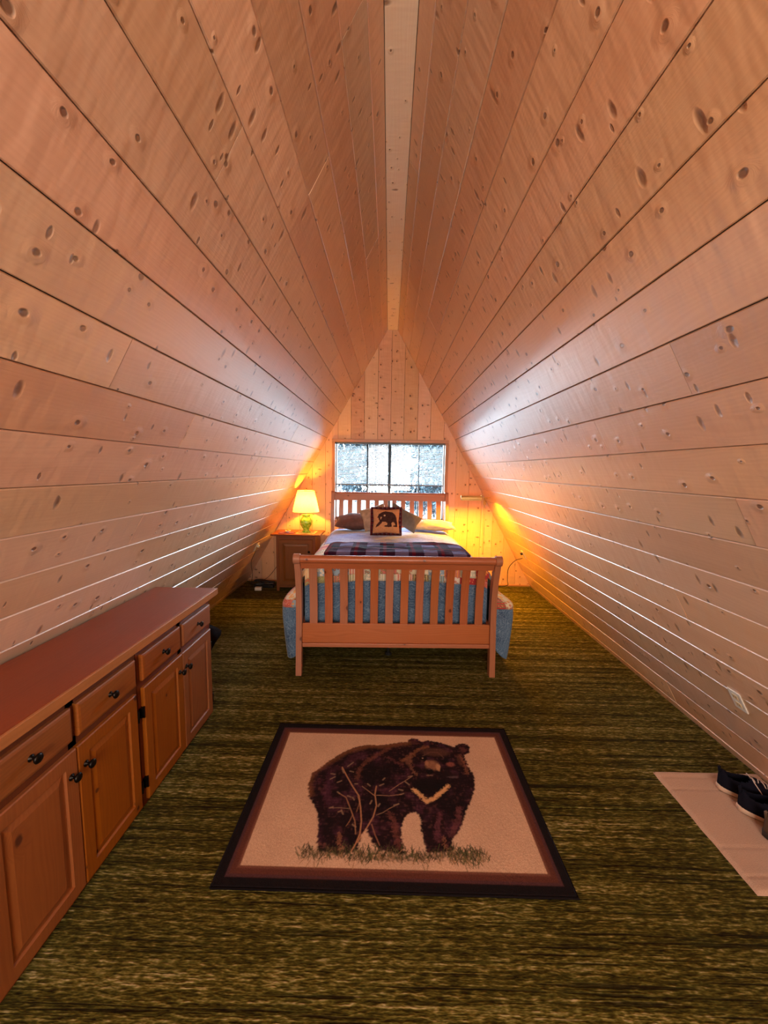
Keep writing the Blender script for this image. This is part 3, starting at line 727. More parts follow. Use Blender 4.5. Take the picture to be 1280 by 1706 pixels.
PB = [(350,310),(378,258),(440,220),(500,200),(560,213),(620,222),(670,258),(700,310),(715,380),(720,455),(640,450),(640,435),(680,425),(662,388),(628,375),(606,398),(615,450),(560,458),(480,450),(485,432),(530,425),(535,400),(500,375),(445,375),(430,400),(380,440),(320,468),(340,420),(395,372),(378,340),(372,318)]
PB = [((x - 272) / 480.0, 1 - (y - 165) / 385.0) for x, y in PB]
npl = 90
Up, Vp = np.meshgrid(np.linspace(0, 1, npl + 1), np.linspace(0, 1, npl + 1), indexing='ij')
colp = np.tile(C3(196, 140, 98), (npl + 1, npl + 1, 1)) * (0.9 + 0.25 * smooth_noise(Up.shape, (30, 30), 3)[..., None])
mk = inpoly(Up, Vp, PB)
colp[mk] = C3(62, 36, 32) * (0.7 + 0.7 * smooth_noise(Up.shape, (26, 26), 9)[mk][:, None])
for cx, cy, rr in ((0.44, 0.705, 0.035), (0.31, 0.62, 0.028), (0.30, 0.57, 0.02)):
    colp[(Up - cx) ** 2 + (Vp - cy) ** 2 < rr * rr] = C3(205, 160, 125)
M['bearp'] = attr_mat('woven_bear_cushion', 0.9, 0.3, 300)
bp = pillow('bear_pillow', 0.315, 0.290, 0.11, M['bearp'], (-0.065, 1.45, QT + 0.187), (R_(74), 0, R_(-1)), 6.0, wr=0.004, label='tan square throw pillow with a walking dark bear, propped in the middle of the bed', flange=0.024, mat2=M['plaid_s'], e=0.40, colors=colp, n=npl)
# outline and brush strokes of the bear woven into the rug, in rug uv
BEAR_OUT = [(.207,.442), (.193,.522), (.198,.587), (.226,.634), (.257,.689), (.302,.754), (.35,.803), (.402,.822), (.462,.82), (.515,.842), (.569,.856), (.567,.87), (.584,.888), (.608,.882), (.627,.859), (.651,.871), (.691,.862), (.735,.837), (.757,.821), (.783,.85), (.81,.851), (.824,.821), (.815,.778), (.791,.753), (.794,.704), (.797,.65), (.806,.616), (.807,.572), (.796,.509), (.78,.458), (.762,.41), (.746,.373), (.735,.329), (.717,.287), (.702,.254), (.687,.231), (.682,.204), (.681,.175), (.641,.163), (.599,.164), (.598,.197), (.591,.242), (.592,.282), (.593,.315), (.587,.348), (.574,.361), (.558,.356), (.541,.334), (.53,.295), (.526,.255), (.53,.209), (.534,.172), (.546,.159), (.517,.15), (.489,.16), (.46,.166), (.44,.198), (.424,.235), (.418,.266), (.408,.258), (.401,.234), (.396,.196), (.393,.166), (.365,.151), (.327,.15), (.284,.151), (.27,.169), (.267,.205), (.263,.251), (.258,.3), (.246,.351), (.23,.395), (.215,.423)]
BEAR_RIM = [(.209,.451), (.195,.532), (.206,.599), (.263,.687), (.32,.762), (.403,.811), (.462,.809), (.529,.833), (.569,.845)]
BEAR_CREST = [(.577,.498), (.601,.46), (.618,.427), (.645,.447), (.676,.488), (.703,.527)]
BEAR_ST = [
([(.539,.697), (.578,.736), (.606,.79), (.647,.818)],0.0154,(120, 75, 50),0.55),
([(.579,.762), (.57,.699), (.574,.639), (.591,.595)],0.0098,(120, 78, 60),0.5),
([(.623,.739), (.657,.772), (.689,.768), (.705,.73)],0.0049,(120, 84, 66),0.4),
([(.777,.746), (.782,.685), (.785,.615)],0.0112,(120, 75, 55),0.5),
([(.37,.562), (.373,.618), (.401,.69), (.444,.742), (.489,.797)],0.0154,(105, 60, 48),0.5),
([(.489,.719), (.514,.684), (.538,.661)],0.0126,(95, 50, 52),0.45),
([(.273,.591), (.266,.484), (.28,.407), (.301,.417)],0.028,(78, 38, 58),0.4),
([(.322,.65), (.343,.712), (.386,.739)],0.0315,(76, 38, 54),0.4),
([(.489,.353), (.504,.311), (.509,.246), (.518,.186)],0.0182,(105, 58, 52),0.5),
([(.658,.352), (.642,.284), (.642,.221)],0.0168,(95, 50, 60),0.5),
([(.727,.39), (.713,.32), (.684,.246)],0.0168,(100, 55, 58),0.5),
([(.333,.239), (.332,.2), (.349,.172)],0.0112,(130, 85, 65),0.5),
([(.274,.191), (.306,.17), (.335,.164)],0.0112,(100, 60, 55),0.5),
([(.658,.237), (.659,.199), (.672,.178)],0.0084,(130, 85, 65),0.5),
([(.586,.857), (.606,.844)],0.014,(70, 35, 35),0.8),
([(.785,.812), (.803,.8)],0.014,(80, 42, 40),0.8),
([(.374,.159), (.386,.195), (.396,.241), (.398,.306), (.392,.375), (.382,.45), (.356,.509), (.328,.582), (.308,.638)],0.0042,(170, 120, 88),0.8),
([(.391,.203), (.417,.274), (.436,.333), (.445,.396), (.438,.462), (.442,.513)],0.0042,(175, 125, 92),0.8),
([(.383,.241), (.377,.305), (.36,.365), (.338,.438), (.308,.466)],0.0035,(165, 118, 88),0.7),
([(.444,.457), (.489,.455), (.534,.466)],0.0028,(160, 120, 95),0.7),
([(.489,.484), (.523,.527), (.547,.554), (.572,.583)],0.0028,(160, 120, 95),0.7),
([(.391,.51), (.415,.481), (.438,.452)],0.0028,(160, 120, 95),0.7),
([(.289,.375), (.321,.377), (.354,.374)],0.0028,(150, 120, 95),0.6),
([(.446,.342), (.467,.356), (.489,.38), (.521,.408)],0.0028,(150, 120, 95),0.6),
([(.432,.291), (.443,.243), (.459,.191)],0.0028,(140, 95, 75),0.6),
([(.367,.339), (.359,.304), (.35,.279)],0.0028,(160, 110, 80),0.6),
([(.379,.357), (.387,.412), (.377,.449)],0.0028,(160, 110, 80),0.6),
([(.27,.59), (.285,.586)],0.0049,(150, 120, 98),0.65),
([(.287,.569), (.271,.552)],0.0049,(150, 120, 98),0.65),
([(.309,.626), (.317,.598)],0.0049,(150, 120, 98),0.65),
([(.329,.645), (.34,.663)],0.0049,(150, 120, 98),0.65),
([(.34,.663), (.348,.676)],0.0049,(150, 120, 98),0.65),
([(.313,.543), (.299,.532)],0.0049,(150, 120, 98),0.65),
([(.34,.611), (.353,.606)],0.0049,(150, 120, 98),0.65),
([(.314,.461), (.305,.471)],0.0049,(150, 120, 98),0.65),
([(.343,.448), (.355,.441)],0.0049,(150, 120, 98),0.65),
([(.361,.439), (.367,.425)],0.0049,(150, 120, 98),0.65),
([(.41,.527), (.419,.515)],0.0049,(150, 120, 98),0.65),
([(.465,.556), (.472,.569)],0.0049,(150, 120, 98),0.65),
([(.454,.518), (.468,.529)],0.0049,(150, 120, 98),0.65),
([(.523,.496), (.537,.491)],0.0049,(150, 120, 98),0.65),
([(.528,.466), (.539,.471)],0.0049,(150, 120, 98),0.65),
([(.56,.582), (.575,.588)],0.0049,(150, 120, 98),0.65),
([(.547,.549), (.561,.529)],0.0049,(150, 120, 98),0.65),
([(.505,.399), (.521,.408)],0.0049,(150, 120, 98),0.65),
([(.297,.38), (.287,.375)],0.0049,(150, 120, 98),0.65),
([(.318,.354), (.328,.359)],0.0049,(150, 120, 98),0.65),
([(.328,.363), (.335,.342)],0.0049,(150, 120, 98),0.65),
([(.423,.404), (.428,.423)],0.0049,(150, 120, 98),0.65),
([(.456,.406), (.451,.391)],0.0049,(150, 120, 98),0.65),
([(.373,.525), (.364,.525)],0.0049,(150, 120, 98),0.65),
([(.37,.288), (.381,.276)],0.0049,(150, 120, 98),0.65),
]
BEAR_FACE = [
(.677,0.773,0.065,0.039,(98, 62, 50),0.55),
(.564,0.704,0.0165,0.042,(120, 78, 60),0.55),
(.77,0.715,0.014,0.0495,(100, 62, 52),0.5),
(.64,0.538,0.067,0.0505,(13, 5, 9),0.85),
(.625,0.719,0.0165,0.0185,(14, 6, 8),0.95),
(.708,0.703,0.0165,0.0185,(14, 6, 8),0.9),
(.655,0.669,0.031,0.043,(142, 98, 74),0.9),
(.677,0.654,0.01,0.031,(182, 134, 100),0.85),
(.635,0.684,0.0085,0.022,(168, 120, 92),0.6),
(.642,0.624,0.0185,0.0255,(16, 7, 11),1.0),
(.64,0.595,0.0145,0.0055,(140, 104, 88),0.7),
(.643,0.64,0.0075,0.006,(90, 60, 60),0.6),
(.728,0.679,0.019,0.0205,(128, 74, 66),0.85),
(.727,0.588,0.025,0.009,(96, 76, 80),0.6),
(.622,0.722,0.003,0.005,(190, 150, 130),0.8),
(.591,0.85,0.0105,0.022,(70, 36, 38),0.8),
(.793,0.799,0.0145,0.024,(84, 46, 44),0.8),
(.712,0.612,0.036,0.023,(30, 14, 18),0.5),
]

# ================================================================== NIGHTSTAND AND WHAT IS ON IT
def panel_door(bm, w, h, rings, th=0.018):
    """door slab in local x (0..w), z (0..h), front towards -y; rings = (inset, depth) of the raised panel"""
    P = []
    for ins, dp in [(0, th), (0, 0.004), (0.004, 0)] + rings:
        P.append([bm.verts.new((x, dp, z)) for x, z in ((ins, ins), (w - ins, ins), (w - ins, h - ins), (ins, h - ins))])
    fs = [bm.faces.new(P[0][::-1]), bm.faces.new(P[-1])]
    for a, b in zip(P, P[1:]):
        for k in range(4): fs.append(bm.faces.new((a[k], a[(k + 1) % 4], b[(k + 1) % 4], b[k])))
    bmesh.ops.recalc_face_normals(bm, faces=fs)
RINGS = [(0.052, 0.0), (0.056, 0.008), (0.062, 0.008), (0.085, 0.002)]
ns = empty('nightstand', (-1.225, 5.215, 0), 'square brown wooden nightstand in the left corner beside the headboard', 'nightstand')
def nb(nm, *a, **k): return box(nm, *a, parent=ns, **k)
nb('top', -0.335, 0.325, -0.215, 0.20, 0.752, 0.776, mat=M['stand'], bevel=0.005)
bm = bmesh.new(); add_box(bm, -0.262, -0.245, -0.18, 0.195, 0.06, 0.752); add_box(bm, 0.245, 0.262, -0.18, 0.195, 0.06, 0.752); add_box(bm, -0.245, 0.245, 0.18, 0.195, 0.06, 0.752); add_box(bm, -0.245, 0.245, -0.18, 0.18, 0.06, 0.08)
finish(bm, 'body', M['stand'], ns, axis=2)
bm = bmesh.new()
for q in ((-0.262, -0.225, 0.0, 0.752), (0.225, 0.262, 0.0, 0.752), (-0.225, 0.225, 0.705, 0.752), (-0.225, 0.225, 0.05, 0.085)): add_box(bm, q[0], q[1], -0.20, -0.18, q[2], q[3])
finish(bm, 'face_frame', M['stand'], ns, axis=2, bevel=0.002)
for x in (-0.26, 0.225): nb('leg', x, x + 0.035, 0.155, 0.19, 0.0, 0.06, mat=M['stand'], axis=2)
bm = bmesh.new(); panel_door(bm, 0.446, 0.616, RINGS); dr = finish(bm, 'door', M['stand'], ns, axis=2); dr.location = (-0.223, -0.212, 0.088)
bm = bmesh.new(); lathe(bm, [(0, 0), (0.008, 0), (0.008, 0.012), (0.015, 0.018), (0.015, 0.024), (0, 0.028)], 14); kb = finish(bm, 'knob', M['knob'], dr, smooth=True); kb.rotation_euler = (PI / 2, 0, 0); kb.location = (0.405, 0, 0.46)

lampx, lampy, lz = -1.125, 5.20, 0.782
mt = box('place_mat', -0.13, 0.13, -0.11, 0.11, 0, 0.0035, M['cream']); mt.location = (lampx + 0.012, lampy - 0.02, 0.7765); tag(mt, 'cream square mat under the table lamp', 'mat')
lamp = empty('table_lamp', (lampx, lampy, 0.7802), 'lit table lamp with a green glazed base and cream shade on the nightstand', 'lamp')
g = N('green_glaze'); nz = g.noise(g.obj(), 30, 4)
M['green'] = g.out(g.mix(g.mr(nz, 0.35, 0.65), rgb(120, 190, 30), rgb(190, 230, 90)), 0.15, coat=0.6, coat_rough=0.05)
bm = bmesh.new(); lathe(bm, [(0, 0), (0.060, 0), (0.062, 0.008), (0.052, 0.016), (0.043, 0.024), (0.040, 0.036), (0.050, 0.058), (0.070, 0.090), (0.080, 0.120), (0.082, 0.142), (0.078, 0.165), (0.064, 0.190), (0.050, 0.206), (0.046, 0.220), (0.052, 0.232), (0.056, 0.238), (0.052, 0.246), (0.014, 0.252), (0.0, 0.252)], 40)
finish(bm, 'base', M['green'], lamp, smooth=True)
bm = bmesh.new(); lathe(bm, [(0, 0.250), (0.034, 0.250), (0.034, 0.264), (0.012, 0.270), (0.010, 0.280), (0.016, 0.282), (0.016, 0.314), (0, 0.314)], 20); finish(bm, 'socket', M['brass'], lamp, smooth=False)
g = N('lamp_bulb'); M['bulb'] = g.out((1, 0.9, 0.7, 1), 0.4, emis=(1.0, 0.72, 0.38, 1), estr=30.0)
bm = bmesh.new(); lathe(bm, [(0, 0.312), (0.014, 0.314), (0.020, 0.335), (0.029, 0.360), (0.029, 0.376), (0.018, 0.396), (0, 0.403)], 18); finish(bm, 'bulb', M['bulb'], lamp, smooth=True)
g = N('linen_shade'); wv = g.noise(g.obj(), 120, 2)
lc = g.mix(g.mr(wv, 0.3, 0.7), (0.90, 0.84, 0.62, 1), (0.97, 0.93, 0.78, 1))
df = g.node('ShaderNodeBsdfDiffuse'); g.put(df.inputs[0], lc); tl_ = g.node('ShaderNodeBsdfTranslucent'); g.put(tl_.inputs[0], lc)
ms = g.node('ShaderNodeMixShader'); ms.inputs[0].default_value = 0.22; g.l.new(df.outputs[0], ms.inputs[1]); g.l.new(tl_.outputs[0], ms.inputs[2]); g.l.new(ms.outputs[0], g.n['Material Output'].inputs[0]); M['shade'] = g.m
bm = bmesh.new(); lathe(bm, [(0.180, 0.282), (0.1475, 0.425), (0.114, 0.568)], 48); finish(bm, 'shade', M['shade'], lamp, smooth=True)
for z, r in ((0.282, 0.180), (0.568, 0.114)):
    tube_obj('shade_rim', [((r) * math.cos(2 * PI * k / 40), r * math.sin(2 * PI * k / 40), z) for k in range(41)], 0.0028, M['cream'], lamp, 6)
bm = bmesh.new()
for k in range(3): tube(bm, [(0, 0, 0.566), (0.112 * math.cos(k * 2.094), 0.112 * math.sin(k * 2.094), 0.566)], 0.0018, 6)
tube(bm, [(0, 0, 0.40), (0, 0, 0.578)], 0.003, 8); lathe(bm, [(0, 0.574), (0.008, 0.576), (0.009, 0.586), (0, 0.594)], 12)
finish(bm, 'finial', M['brass'], lamp, smooth=False)
pt = bpy.data.lights.new('table_lamp_light', 'POINT'); pt.energy = 66; pt.color = (1.0, 0.43, 0.03); pt.shadow_soft_size = 0.03
po = bpy.data.objects.new('table_lamp_light', pt); COL.objects.link(po); po.parent = lamp; po.location = (0, 0, 0.425)

bk = box('booklet', -0.10, 0.10, -0.065, 0.065, 0, 0.006, M['purple'], bevel=0.001); bk.location = (-1.375, 5.13, 0.7766); bk.rotation_euler.z = 0.1; tag(bk, 'purple booklet lying on the left side of the nightstand', 'booklet')
bm = bmesh.new(); lathe(bm, [(0, 0), (0.020, 0), (0.022, 0.004), (0.038, 0.026), (0.034, 0.026), (0.018, 0.008), (0, 0.008)], 24)
ds = finish(bm, 'dish', M['white'], None, smooth=True); ds.location = (-1.355, 5.13, 0.783); tag(ds, 'tiny pale dish standing on the purple booklet', 'dish')
bm = bmesh.new(); lathe(bm, [(0, 0), (0.016, 0.004), (0.022, 0.014), (0.018, 0.028), (0.006, 0.034), (0, 0.034)], 16)
cd = finish(bm, 'candle', M['orange'], None, smooth=True); cd.location = (-1.355, 5.13, 0.791); tag(cd, 'small round orange candle in the tiny dish', 'candle')

# cable clutter on the floor left of the nightstand
ps = empty('power_strip', (-1.70, 5.17, 0), 'black power strip with tangled black cable on the floor left of the nightstand', 'power strip', rz=-0.12)
box('strip_body', -0.15, 0.13, -0.03, 0.03, 0.0, 0.038, M['black'], ps, bevel=0.006)
rr_ = random.Random(2)
pts = [(-0.16, 0, 0.02)] + [(rr_.uniform(-0.20, 0.12), rr_.uniform(-0.09, 0.07), rr_.uniform(0.045, 0.085)) for _ in range(16)] + [(0.14, 0.05, 0.02)]
tube_obj('cable', smooth_path(pts, 7), 0.007, M['black'], ps, 7)
box('switch', 0.085, 0.11, -0.012, 0.012, 0.038, 0.044, M['knob'], ps, bevel=0.002)
pa = box('power_adapter', -0.045, 0.045, -0.028, 0.028, 0, 0.045, M['white'], bevel=0.006); pa.location = (-1.74, 5.03, 0.0); pa.rotation_euler.z = 0.1; tag(pa, 'white plug adapter lying in front of the black power strip', 'adapter')
tube_obj('x', [(0, 0, 0), (0, 0, .1)], .001, M['cordb']).name = 'tmp'
bpy.data.objects.remove(bpy.data.objects['tmp'])
def wall_pt(y, z, side, off=0.0):
    n = math.sqrt(1 + T * T); return Vector((wall_x(z, side) - side * off / n, y, z - off * T / n))
c = tube_obj('lamp_cord', smooth_path([(-1.25, 5.435, 0.70), (-1.40, 5.435, 0.60), (-1.56, 5.425, 0.30), (-1.68, 5.36, 0.12), (-1.74, 5.24, 0.075)], 8), 0.0035, M['cordb']); tag(c, 'thin brown lamp cord drooping behind the nightstand to the floor', 'cord')
c = tube_obj('extension_cord', smooth_path([wall_pt(4.82, 0.60, -1, 0.02), wall_pt(4.86, 0.45, -1, 0.03), (-1.80, 4.98, 0.22), (-1.86, 5.08, 0.06), (-1.885, 5.17, 0.03)], 8), 0.0035, M['cordb']); tag(c, 'thin brown cord running down the left slope from the outlet to the power strip', 'cord')

# ---- outlets on the sloped walls
def outlet(y, z, side, label, group=None, plug=False):
    n = math.sqrt(1 + T * T); d = Vector((side * T / n, 0, -1 / n)); X = Vector((0, 1, 0)) if side > 0 else Vector((0, -1, 0)); Z = X.cross(d)
    o = empty('wall_outlet', (0, 0, 0), label, 'outlet', group)
    box('plate', -0.036, 0.036, -0.058, 0.058, 0.0, 0.006, M['white'], o, bevel=0.002)
    for s in (-0.024, 0.024):
        q = box('socket', -0.016, 0.016, s - 0.014, s + 0.014, 0.006, 0.0085, M['cream'], o, bevel=0.003)
        for x in (-0.006, 0.006): box('slot', x - 0.001, x + 0.001, s - 0.005, s + 0.005, 0.0083, 0.0089, M['black'], q)
    if plug: box('plug', -0.014, 0.014, -0.038, -0.010, 0.0085, 0.034, M['black'] if side > 0 else M['white'], o, bevel=0.003)
    p = wall_pt(y, z, side, 0.0005)
    o.matrix_world = Matrix(((X.x, d.x, Z.x, p.x), (X.y, d.y, Z.y, p.y), (X.z, d.z, Z.z, p.z), (0, 0, 0, 1)))
    return o
outlet(1.845, 0.525, 1, 'white outlet plate low on the right slope above the cream mat')
outlet(4.84, 0.60, 1, 'small white outlet low on the right slope beside the bed', plug=True)
outlet(4.82, 0.64, -1, 'small white outlet low on the left slope in front of the nightstand', plug=True)
c = tube_obj('black_cord', smooth_path([wall_pt(4.84, 0.57, 1, 0.035), (1.66, 4.92, 0.50), (1.62, 5.05, 0.36), (1.68, 5.25, 0.14), (1.72, 5.38, 0.03), (1.55, 5.40, 0.006), (1.2, 5.40, 0.006)], 10), 0.0045, M['black']); tag(c, 'black cord curving from the right hand outlet down to the floor by the gable wall', 'cord')

# ---- brass swing-arm wall lamp
wlp = empty('wall_lamp', (1.36, D - 0.001, 1.20), 'brass swing arm reading lamp on the gable wall right of the headboard', 'lamp')
cx_, cy_, cz_ = -0.322, -0.60, 0.110
bm = bmesh.new(); n = 14; R = 0.036; A = []
for k in range(n + 1):
    a = PI * k / n; r = []
    for x in (-0.125, 0.125): r.append(bm.verts.new((cx_ + x, cy_ + R * math.cos(a), cz_ + R * math.sin(a) * 0.9)))
    A.append(r)
for sgn, k in ((1, 0), (-1, n)): pass
lo = [[bm.verts.new((cx_ + x, cy_ + s * R, cz_ - 0.028)) for x in (-0.125, 0.125)] for s in (1, -1)]
A = [lo[0]] + A + [lo[1]]
for p, q in zip(A, A[1:]): bm.faces.new((p[0], p[1], q[1], q[0]))
bm.faces.new([r[0] for r in A]); bm.faces.new([r[1] for r in A][::-1]); bmesh.ops.recalc_face_normals(bm, faces=bm.faces)
so = finish(bm, 'lamp_shade', M['brass'], wlp); solidify(so, 0.0015, 0)
tube_obj('swing_arm', smooth_path([(cx_ + 0.125, cy_, cz_ + 0.01), (cx_ + 0.185, cy_, cz_ + 0.01), (cx_ + 0.235, cy_ + 0.03, cz_ + 0.005), (-0.02, -0.30, 0.095), (-0.003, -0.08, 0.055), (0, -0.03, 0.03)], 6), 0.006, M['brass'], wlp, 8)
bm = bmesh.new(); lathe(bm, [(0, -0.03), (0.012, -0.03), (0.012, 0.03), (0, 0.03)], 14, (cx_ + 0.135, cy_, cz_ + 0.01)); finish(bm, 'joint', M['brass'], wlp)
box('wall_bracket', -0.022, 0.022, -0.022, 0.0, -0.02, 0.08, M['brass'], wlp, bevel=0.004)
box('cord_cover', -0.009, 0.009, -0.014, 0.0, -0.72, -0.02, M['cordw'], wlp, axis=2, bevel=0.003)
tube_obj('bulb_tube', [(cx_ - 0.095, cy_, cz_ + 0.004), (cx_ + 0.095, cy_, cz_ + 0.004)], 0.011, M['bulb'], wlp, 12)
area = area_light('wall_lamp_light', (0, 0, 0), 0.20, 0.045, 60, (1.0, 0.42, 0.015), (0, 0, 0)); area.parent = wlp; area.location = (cx_, cy_, cz_ - 0.014)

# ================================================================== CABINETS AND WORKTOP
CX = -1.165
def cabinet(y0, y1, label):
    """y0 near the camera, y1 far; root at the front bottom corner"""
    r = empty('cabinet', (CX, y0, 0), label, 'cabinet', 'pine cabinets under the long worktop'); L = y1 - y0
    bm = bmesh.new(); add_box(bm, -0.34, -0.02, 0.001, 0.017, 0.0, 0.80); add_box(bm, -0.34, -0.02, L - 0.017, L - 0.001, 0.0, 0.80); add_box(bm, -0.34, -0.33, 0.017, L - 0.017, 0.0, 0.80); add_box(bm, -0.33, -0.02, 0.017, L - 0.017, 0.02, 0.036)
    finish(bm, 'carcass', M['cab'], r, axis=2)
    ff = bmesh.new()
    for q in ((0.001, 0.036, 0, 0.80), (L - 0.036, L - 0.001, 0, 0.80), (L / 2 - 0.018, L / 2 + 0.018, 0.0, 0.80), (0.036, L - 0.036, 0.76, 0.80), (0.036, L - 0.036, 0.595, 0.64), (0.036, L - 0.036, 0, 0.04)):
        add_box(ff, -0.02, 0.0, q[0], q[1], q[2], q[3])
    finish(ff, 'face_frame', M['cab_shaded'], r, axis=2)
    ya = [(0.022, L / 2 - 0.013), (L / 2 + 0.013, L - 0.022)]
    for k, (a, b) in enumerate(ya):
        bm = bmesh.new(); panel_door(bm, b - a, 0.128, [(0.012, -0.002), (0.014, -0.002)], 0.018)
        d = finish(bm, 'drawer', M['cab'], r, axis=0); d.rotation_euler = (0, 0, PI / 2); d.location = (0.0185, a, 0.637)
        kb = knob(d, (b - a) / 2, 0.064)
    da = [(0.024, L / 2 - 0.002), (L / 2 + 0.002, L - 0.024)]
    for k, (a, b) in enumerate(da):
        bm = bmesh.new(); panel_door(bm, b - a, 0.575, RINGS, 0.018)
        d = finish(bm, 'door', M['cab'], r, axis=2); d.rotation_euler = (0, 0, PI / 2); d.location = (0.0185, a, 0.026)
        knob(d, (b - a - 0.032) if k == 0 else 0.032, 0.482)
        hx = -0.006 if k == 0 else b - a + 0.006
        for z in (0.095, 0.455):
            h_ = bmesh.new(); add_box(h_, hx - 0.012, hx + 0.012, 0.004, 0.018, z - 0.024, z + 0.024); tube(h_, [(hx, 0.002, z - 0.028), (hx, 0.002, z + 0.028)], 0.0045, 8)
            finish(h_, 'hinge', M['knob'], d)
    return r
def knob(d, x, z):
    bm = bmesh.new(); lathe(bm, [(0, -0.003), (0.012, -0.003), (0.012, 0.001), (0.006, 0.004), (0.006, 0.014), (0.014, 0.019), (0.017, 0.025), (0.013, 0.030), (0, 0.032)], 18)
    o = finish(bm, 'knob', M['knob'], d, smooth=True); o.rotation_euler = (PI / 2, 0, 0); o.location = (x, -0.002, z); return o
cabinet(1.684, 2.416, 'pine cabinet with raised panel doors at the far end under the worktop')
cabinet(0.948, 1.680, 'pine cabinet with raised panel doors at the near end under the worktop')
bm = bmesh.new(); prism(bm, [(-1.545, 0.0), (-1.145, 0.0), (-1.145, 0.042), (-1.555, 0.042)], 1, 0.90, 2.49)
o = finish(bm, 'worktop', M['worktop'], None, axis=1, bevel=0.006, seg=3); o.location.z = 0.8005; tag(o, 'long reddish brown wooden worktop lying across the two pine cabinets', 'worktop')
box('front_edging', -1.147, -1.135, 0.90, 2.49, 0.0, 0.042, M['edge'] if 'edge' in M else M['cab'], o, axis=1, bevel=0.003)

# slumped black bag behind the far cabinet
bgr = empty('backpack', (-1.42, 2.70, 0), 'black cloth bag slumped on the floor behind the far end of the cabinets', 'bag')
P = []
for i in range(33):
    r = []
    for j in range(25):
        th_ = 2 * PI * i / 32; q = j / 24; zz = 0.50 * (1 - (1 - q) ** 1.0)
        rad = float(np.interp(q, [0, 0.5, 0.7, 0.82, 0.92, 1], [0.55, 0.55, 0.85, 1.0, 0.75, 0])); nn = noise.noise(Vector((math.cos(th_) * 1.6, math.sin(th_) * 1.6, q * 4)))
        x = math.cos(th_) * (0.165 + 0.045 * nn) * rad; y = math.sin(th_) * (0.12 + 0.03 * nn) * rad
        if math.cos(th_) > 0.3: x += 0.035 * max(0, 1 - abs(q - 0.82) / 0.16)
        r.append((x, y, zz * (1 + 0.05 * nn)))
    P.append(r)
grid_mesh('bag_body', P, None, M['bag'], bgr, closed_u=False)
tube_obj('strap', smooth_path([(0.02, -0.06, 0.10), (0.04, -0.09, 0.25), (0.04, -0.12, 0.42), (0.0, -0.03, 0.505), (-0.04, 0.02, 0.50)], 7), 0.011, M['bag'], bgr, 8)
box('pocket', -0.06, 0.06, -0.105, -0.05, 0.22, 0.38, M['bag'], bgr, bevel=0.022, seg=4)

# ================================================================== BEAR RUG
RUX0, RUX1, RUY0, RUY1 = -0.673, 0.766, 1.329, 2.308
NU, NV = 560, 392
U, V = np.meshgrid(np.linspace(0, 1, NU), np.linspace(0, 1, NV), indexing='ij')
WM, HM = RUX1 - RUX0, RUY1 - RUY0
def blend(col, m, c): return col * (1 - m[..., None]) + np.asarray(c) * m[..., None]
def sm(x, a, b): t = np.clip((x - a) / (b - a), 0, 1); return t * t * (3 - 2 * t)
def segd(pl, U=U, V=V):
    d = np.full(U.shape, 9.0)
    for (x0, y0), (x1, y1) in zip(pl, pl[1:]):
        px, py = (U - x0) * WM, (V - y0) * HM; dx, dy = (x1 - x0) * WM, (y1 - y0) * HM
        t = np.clip((px * dx + py * dy) / (dx * dx + dy * dy + 1e-12), 0, 1)
        d = np.minimum(d, np.hypot(px - t * dx, py - t * dy))
    return d
edge = np.minimum(np.minimum(U * WM, (1 - U) * WM), np.minimum(V * HM, (1 - V) * HM))
fine = np.random.RandomState(7).rand(NU, NV)
n30 = smooth_noise(U.shape, (150, 110), 1); n90 = smooth_noise(U.shape, (300, 210), 2); n8 = smooth_noise(U.shape, (14, 10), 5)
col = np.tile(C3(198, 164, 140), (NU, NV, 1)) * (0.93 + 0.10 * n8 + 0.06 * n90)[..., None]
col = blend(col, 1 - sm(edge, 0.083, 0.088), C3(112, 70, 56))
col = blend(col, 1 - sm(edge, 0.070, 0.080), C3(88, 48, 40))
col = blend(col, 1 - sm(edge, 0.047, 0.056), C3(74, 44, 48))
col = blend(col, 1 - sm(edge, 0.036, 0.042), C3(16, 8, 12))
# bear
jx = (smooth_noise(U.shape, (200, 140), 11) - 0.5) * 0.007 + (n90 - 0.5) * 0.006; jy = (smooth_noise(U.shape, (200, 140), 12) - 0.5) * 0.009 + (n90 - 0.5) * 0.006
Uj, Vj = U + jx, V + jy
inside = inpoly(Uj, Vj, BEAR_OUT)
soft = inside.astype(float)
for _ in range(2): soft[1:-1, 1:-1] = (soft[1:-1, 1:-1] * 2 + soft[:-2, 1:-1] + soft[2:, 1:-1] + soft[1:-1, :-2] + soft[1:-1, 2:]) / 6
fur = smooth_noise(U.shape, (190, 70), 21) * 0.5 + smooth_noise(U.shape, (70, 150), 22) * 0.5
blot = smooth_noise(U.shape, (34, 24), 23)
fc = C3(30, 11, 19) * (0.45 + 0.9 * fur)[..., None]
fc = blend(fc, np.clip((blot - 0.50) * 2.6, 0, 1) * 0.55 * fur, C3(104, 54, 78))
fc = blend(fc, np.clip((fur - 0.60) * 4, 0, 1) * 0.40, C3(104, 62, 58))
